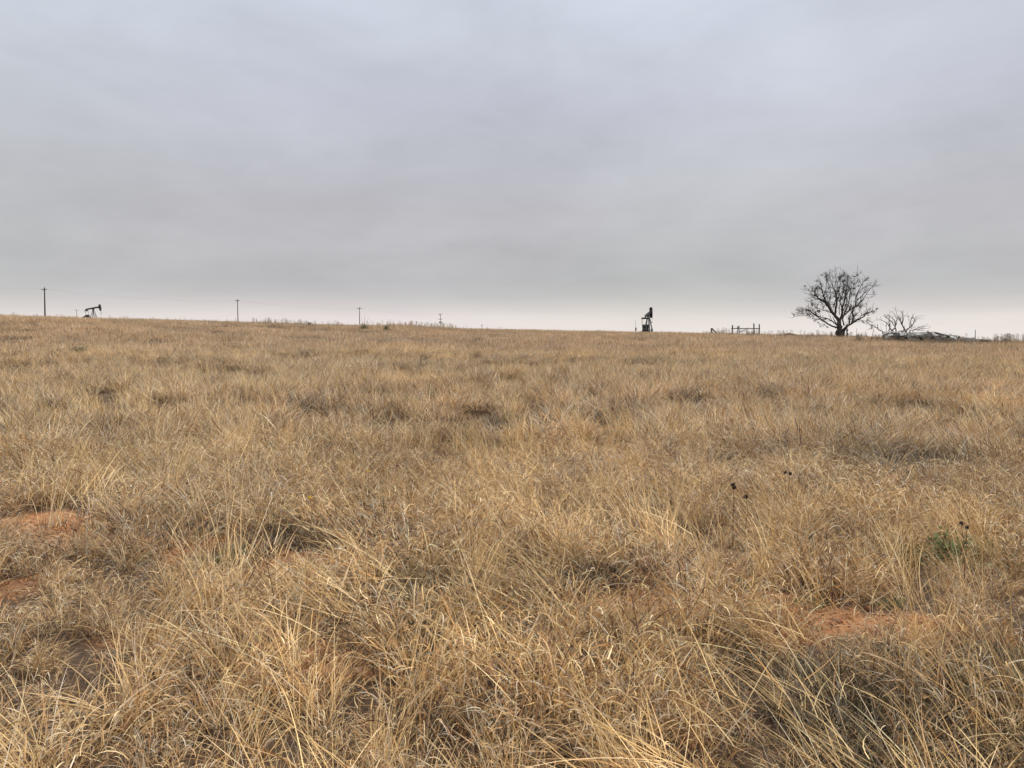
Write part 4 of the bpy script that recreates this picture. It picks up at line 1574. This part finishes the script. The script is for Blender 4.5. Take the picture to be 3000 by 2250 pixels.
# the low flattened roof at the right end
boards('roof_panel', M_darkb, [(2806, 1000, -1.3), (2905, 1003.5, -1.5), (2908, 998.0, 1.0), (2812, 989.5, 1.0)], 7, .06, .1)
boards('roof_panel', M_green, [(2810, 993, -.4), (2858, 996.5, -.2), (2856, 990.5, 1.0), (2815, 988.2, 1.1)], 4, .05, .06)
panel('beam', M_darkb, [(2872, 997, -.6), (2904, 1000.5, -.6), (2904, 998.6, -.55), (2872, 994.8, -.55)], .1)
m = MB()
for i in range(26):      # torn sheets of roofing and siding thrown about on the heap
    px = q3.uniform(2590, 2890)
    yb = np.interp(px, [2588, 2640, 2700, 2740, 2780, 2810, 2900], [974, 976, 977, 974, 985, 989, 998])
    a = rp(px, yb + q3.uniform(1, 11), q3.uniform(-1.7, -.9))
    rot = Matrix.Rotation(q3.uniform(-.5, .5), 3, 'Z') @ Matrix.Rotation(q3.uniform(-.35, .35), 3, 'Y') @ Matrix.Rotation(q3.uniform(.2, 1.5), 3, 'X')
    m2_ = MB().box(a, (q3.uniform(.35, 1.0), q3.uniform(.12, .4), .03), rot)
    m2_.V = [v + Vector((0, 0, q3.uniform(-.03, .03))) for v in m2_.V]
    m2_.build('cladding_sheet', q3.choice([M_pale, M_grey_board, M_green, M_pale, M_darkb, M_brownb]), ruin)
for i in range(46):      # loose planks and splinters
    px = q3.uniform(2588, 2900)
    yb = np.interp(px, [2588, 2640, 2700, 2740, 2780, 2810, 2900], [976, 979, 983, 979, 989, 992, 1001])
    py = yb + q3.uniform(0, 16)
    dy = q3.uniform(-1.5, -.4)
    a = rp(px, py, dy)
    ang = q3.gauss(0, .35)
    ln = q3.uniform(.3, 1.1)
    b = a + Vector((math.cos(ang) * ln, q3.uniform(-.3, .3), math.sin(ang) * ln * .5))
    MB().beam(a, b, .05, q3.uniform(.05, .12)).build('loose_plank', M_grey_board, ruin)
for i in range(40):
    px = q3.uniform(2588, 2900)
    yb = np.interp(px, [2588, 2640, 2700, 2740, 2780, 2810, 2900], [982, 984, 988, 984, 992, 994, 1003])
    a = rp(px, yb + q3.uniform(0, 12), q3.uniform(-1.2, .3))
    ang = q3.gauss(0, .4)
    ln = q3.uniform(.3, 1.2)
    MB().beam(a, a + Vector((math.cos(ang) * ln, q3.uniform(-.3, .3), math.sin(ang) * ln * .5)), .06, q3.uniform(.05, .14)).build('broken_rafter', M_darkb, ruin)
tag(ruin, "collapsed grey building, flattened roof and siding heaped in the grass at right", 'ruin')

# a curved pipe end and box sitting on the roof
o = MB().tube([P(2632, 976, 78.2) - rb, P(2634, 971, 78.2) - rb, P(2638, 969, 78.2) - rb, P(2643, 969.3, 78.2) - rb], .035, 8).build('vent_pipe', M_darkb, ruin)
MB().box(P(2642.5, 971, 78.3) - rb, (.14, .2, .18)).build('vent_cap', M_darkb, o)

# ------------------------------------------------------------------ plants that stand apart
M_yucca = simple_mat("yucca_leaves", (0.17, 0.165, 0.085), (0.29, 0.275, 0.16), 10, 0.7)
M_bushd = simple_mat("dark_shrub_leaves", (0.035, 0.04, 0.024), (0.085, 0.09, 0.05), 10, 0.85)
M_bushr = simple_mat("reddish_shrub_leaves", (0.10, 0.05, 0.04), (0.2, 0.11, 0.08), 10, 0.85)
M_bushg = simple_mat("olive_shrub_leaves", (0.09, 0.095, 0.04), (0.17, 0.165, 0.075), 10, 0.85)


def spike_plant(px, py, D, n, Lr, w_, t0r, stalks, mat, label, cat, name, seed):
    q4 = random.Random(seed)
    b = Vector((X_at(px, D), D, gz(X_at(px, D), D)))
    t = empty(name, b)
    m = MB()
    for i in range(n):
        a = q4.uniform(0, 6.283)
        th = q4.uniform(*t0r)
        d = Vector((math.sin(th) * math.cos(a), math.sin(th) * math.sin(a), math.cos(th)))
        s = Vector((-math.sin(a), math.cos(a), 0))
        ln = q4.uniform(*Lr)
        p0_ = Vector((math.cos(a), math.sin(a), 0)) * .06
        p1_ = p0_ + d * ln * .6
        p2_ = p0_ + d * ln + Vector((0, 0, -.05 * ln))
        b0 = len(m.V)
        m.V += [p0_ - s * w_, p0_ + s * w_, p1_ + s * w_ * .8, p1_ - s * w_ * .8, p2_]
        m.F += [(b0, b0 + 1, b0 + 2, b0 + 3), (b0 + 3, b0 + 2, b0 + 4)]
    m.build('leaves', mat, t)
    for (dx, h, ln) in stalks:
        sm_ = MB().tube([(dx * .2, 0, .1), (dx * .7, 0, h * .6), (dx + ln, 0, h)], [.02, .016, .01], 5)
        sm_.build('flower_stalk', M_stalk, t)
    tag(t, label, cat)


spike_plant(1067, 968, 86, 190, (.6, 1.0), .034, (.1, 1.3), ((-.3, 1.5, 0), (.08, 1.7, 0), (.4, 1.5, .1), (.65, 1.2, .1)), M_yucca,
            "round green yucca with upright dry stalks in front of the utility pole", 'yucca', 'yucca_plant', 1)
spike_plant(1131, 970, 84, 110, (.5, .85), .03, (.1, 1.2), ((.1, .8, .1), (.3, .85, .15), (-.1, .7, 0)), M_yucca,
            "smaller olive yucca below the grassy mound, with slanting stalks", 'yucca', 'yucca_plant', 2)


def bush(px, D, wd, ht, n, mat, label, cat, name, seed, leaf=.05, stems=9, up=0.0, lift=0.0):
    q4 = random.Random(seed)
    b = Vector((X_at(px, D), D, gz(X_at(px, D), D) + lift))
    t = empty(name, b)
    m = MB()
    tips = []
    for i in range(stems):
        a = q4.uniform(0, 6.283)
        rr_ = wd / 2 * math.sqrt(q4.random())
        e = Vector((math.cos(a) * rr_, math.sin(a) * rr_, ht * q4.uniform(.6, 1)))
        m.tube([(0, 0, -.05), e * .5 + Vector((q4.gauss(0, .03), 0, 0)), e], [.012, .009, .004], 4)
        tips.append(e)
    m.build('stems', M_stalk, t)
    V, F = [], []
    for i in range(n):
        e = q4.choice(tips)
        f = q4.uniform(.35, 1.05)
        p = e * f + Vector((q4.gauss(0, 1), q4.gauss(0, 1), q4.gauss(0, .8))) * wd * .10
        a = Vector((q4.gauss(0, 1), q4.gauss(0, 1), q4.gauss(.3, .8))).normalized()
        s = a.orthogonal().normalized()
        l_ = leaf * q4.uniform(.6, 1.3)
        b0 = len(V)
        V += [p, p + a * l_ * .5 + s * l_ * .28, p + a * l_, p + a * l_ * .5 - s * l_ * .28]
        F.append((b0, b0 + 1, b0 + 2, b0 + 3))
    link('foliage', mesh_from('foliage', V, F), mat, t)
    tag(t, label, cat)


bush(907, 98, .52, .62, 420, M_bushd, "compact dark green bush on the skyline between two utility poles", 'bush', 'bush', 11, .07, lift=.1)
bush(970, 100, .75, .42, 170, M_bushd, "low ragged dark bush on the skyline left of the yucca's pole", 'bush', 'bush', 12, .06, lift=.1)
bush(384, 102, .55, .5, 130, M_bushr, "small twiggy brown bush on the skyline right of the left pumpjack", 'bush', 'bush', 13, .05)
bush(230, 33, .75, .62, 900, M_bushg, "olive green bush in the grass below the left pumpjack", 'bush', 'bush', 14, .05, 16)
bush(30, 31, .9, .62, 700, M_bushr, "reddish brown dry shrub at the left edge of the field", 'shrub', 'shrub', 15, .035, 22)
bush(2953, 79, .8, .95, 420, M_bushg, "upright olive bush on the skyline right of the ruin", 'bush', 'bush', 16, .06, 12)
bush(2931, 77, .55, .5, 200, M_bushd, "low dark bush beside the right end of the flattened roof", 'bush', 'bush', 17, .06, 9)
bush(2043, 104, .3, .32, 90, M_bushd, "tiny dark bush on the skyline left of the leaning fence post", 'bush', 'bush', 18, .06, 6, lift=.15)
bush(2202, 108, .5, .45, 90, M_bushd, "sparse dark bush at the foot of the corral frame", 'bush', 'bush', 19, .06, 7, lift=.15)
bush(2800, 5.12, .26, .24, 420, simple_mat("fresh_green_leaves", (0.075, 0.09, 0.018), (0.14, 0.155, 0.035), 20, .7),
     "fresh green leafy weed in the dry grass at right", 'weed', 'green_weed', 20, .03, 14)


# nearby dried flower stalks
def flower_stalk(px, py, r, h, heads, label, cat, name, mat_head, seed, head_r=.016, leanx=0.0, petal=False, group=None):
    q4 = random.Random(seed)
    top = P(px, py, r)
    g_ = gz(top.x, top.y)
    b = Vector((top.x - leanx, top.y, g_))
    t = empty(name, b)
    tp_ = top - b
    m = MB()
    hp = []
    for i in range(heads):
        e = tp_ + Vector((q4.uniform(-.5, .5) * .13 * (heads > 1), q4.uniform(-.5, .5) * .08, q4.uniform(-.5, .3) * .12 * (heads > 1)))
        if i == 0:
            e = tp_
        f0 = Vector((e.x * .35, 0, tp_.z * .45))
        m.tube([(0, 0, -.02), f0, (f0 + e) / 2 + Vector((q4.gauss(0, .01), 0, .01)), e], [.0028, .0024, .002, .0016], 5)
        hp.append(e)
    m.build('stem', M_stalk, t)
    for e in hp:
        V, F = [], []
        for i in range(46 if not petal else 16):
            d = Vector((q4.gauss(0, 1), q4.gauss(0, 1), q4.gauss(0, 1))).normalized()
            if petal:
                d.z *= .25
                d.normalize()
            s = d.orthogonal().normalized()
            b0 = len(V)
            l_ = head_r * q4.uniform(.8, 1.25)
            V += [e + s * .0035, e - s * .0035, e + d * l_ - s * .0035, e + d * l_ + s * .0035]
            F.append((b0, b0 + 1, b0 + 2, b0 + 3))
        link('seed_head' if not petal else 'flower_head', mesh_from('head', V, F), mat_head, t)
    tag(t, label, cat, group)


flower_stalk(2150, 1428, 5.7, .5, 2, "dried flower stalk with two dark brown seed heads close together", 'dried flower', 'dried_flower', M_seed, 1, .017)
flower_stalk(2185, 1456, 5.45, .5, 1, "dried flower stalk with a single dark seed head, just right of the pair", 'dried flower', 'dried_flower', M_seed, 2, .017)
flower_stalk(2315, 1388, 6.3, .5, 2, "dried stalk with small brown seed heads, farther back and right of the pair", 'dried flower', 'dried_flower', M_seed, 3, .014)
flower_stalk(2832, 1545, 4.6, .5, 2, "dried stalk with small dark seed heads above the green weed", 'dried flower', 'dried_flower', M_seed, 4, .012)
flower_stalk(908, 1459, 5.5, .5, 1, "small yellow flower low in the grass at left of centre", 'flower', 'yellow_flower', M_yellow, 5, .018, petal=True)
flower_stalk(1080, 1380, 6.6, .5, 1, "small yellow flower farther back, left of the picture's middle", 'flower', 'yellow_flower', M_yellow, 6, .018, petal=True)
# branching bare brown forbs in the foreground
for (px, py, r, hh, lab, sd_) in ((2420, 1560, 4.4, .5, "bare branching brown stalk right of the dark seed heads", 21), (780, 1640, 4.1, .5, "bare dark brown stalk standing over the red soil at left", 22),
                                  (1850, 1740, 3.5, .4, "bare thin brown stalk in the grass right of the centre", 23), (1005, 1790, 3.3, .4, "bare thin dark stalk in the left foreground grass", 24)):
    q4 = random.Random(sd_)
    top = P(px, py, r)
    b = Vector((top.x + .05, top.y, gz(top.x, top.y)))
    t = empty('bare_stalk', b)
    m = MB()
    tp_ = top - b
    m.tube([(0, 0, -.02), tp_ * .5 + Vector((.01, 0, 0)), tp_], [.0032, .0028, .0018], 5)
    for k in range(9):
        f = q4.uniform(.3, .95)
        p_ = tp_ * f
        e = p_ + Vector((q4.choice((-1, 1)) * q4.uniform(.03, .12), q4.uniform(-.06, .06), q4.uniform(.06, .16)))
        m.tube([p_, (p_ + e) / 2 + Vector((0, 0, -.01)), e], [.002, .0018, .0012], 4)
    m.build('stem', M_stalk, t)
    tag(t, lab, 'stalk')

print("grass instances", NGRASS, "kinds", len(pcol.objects))
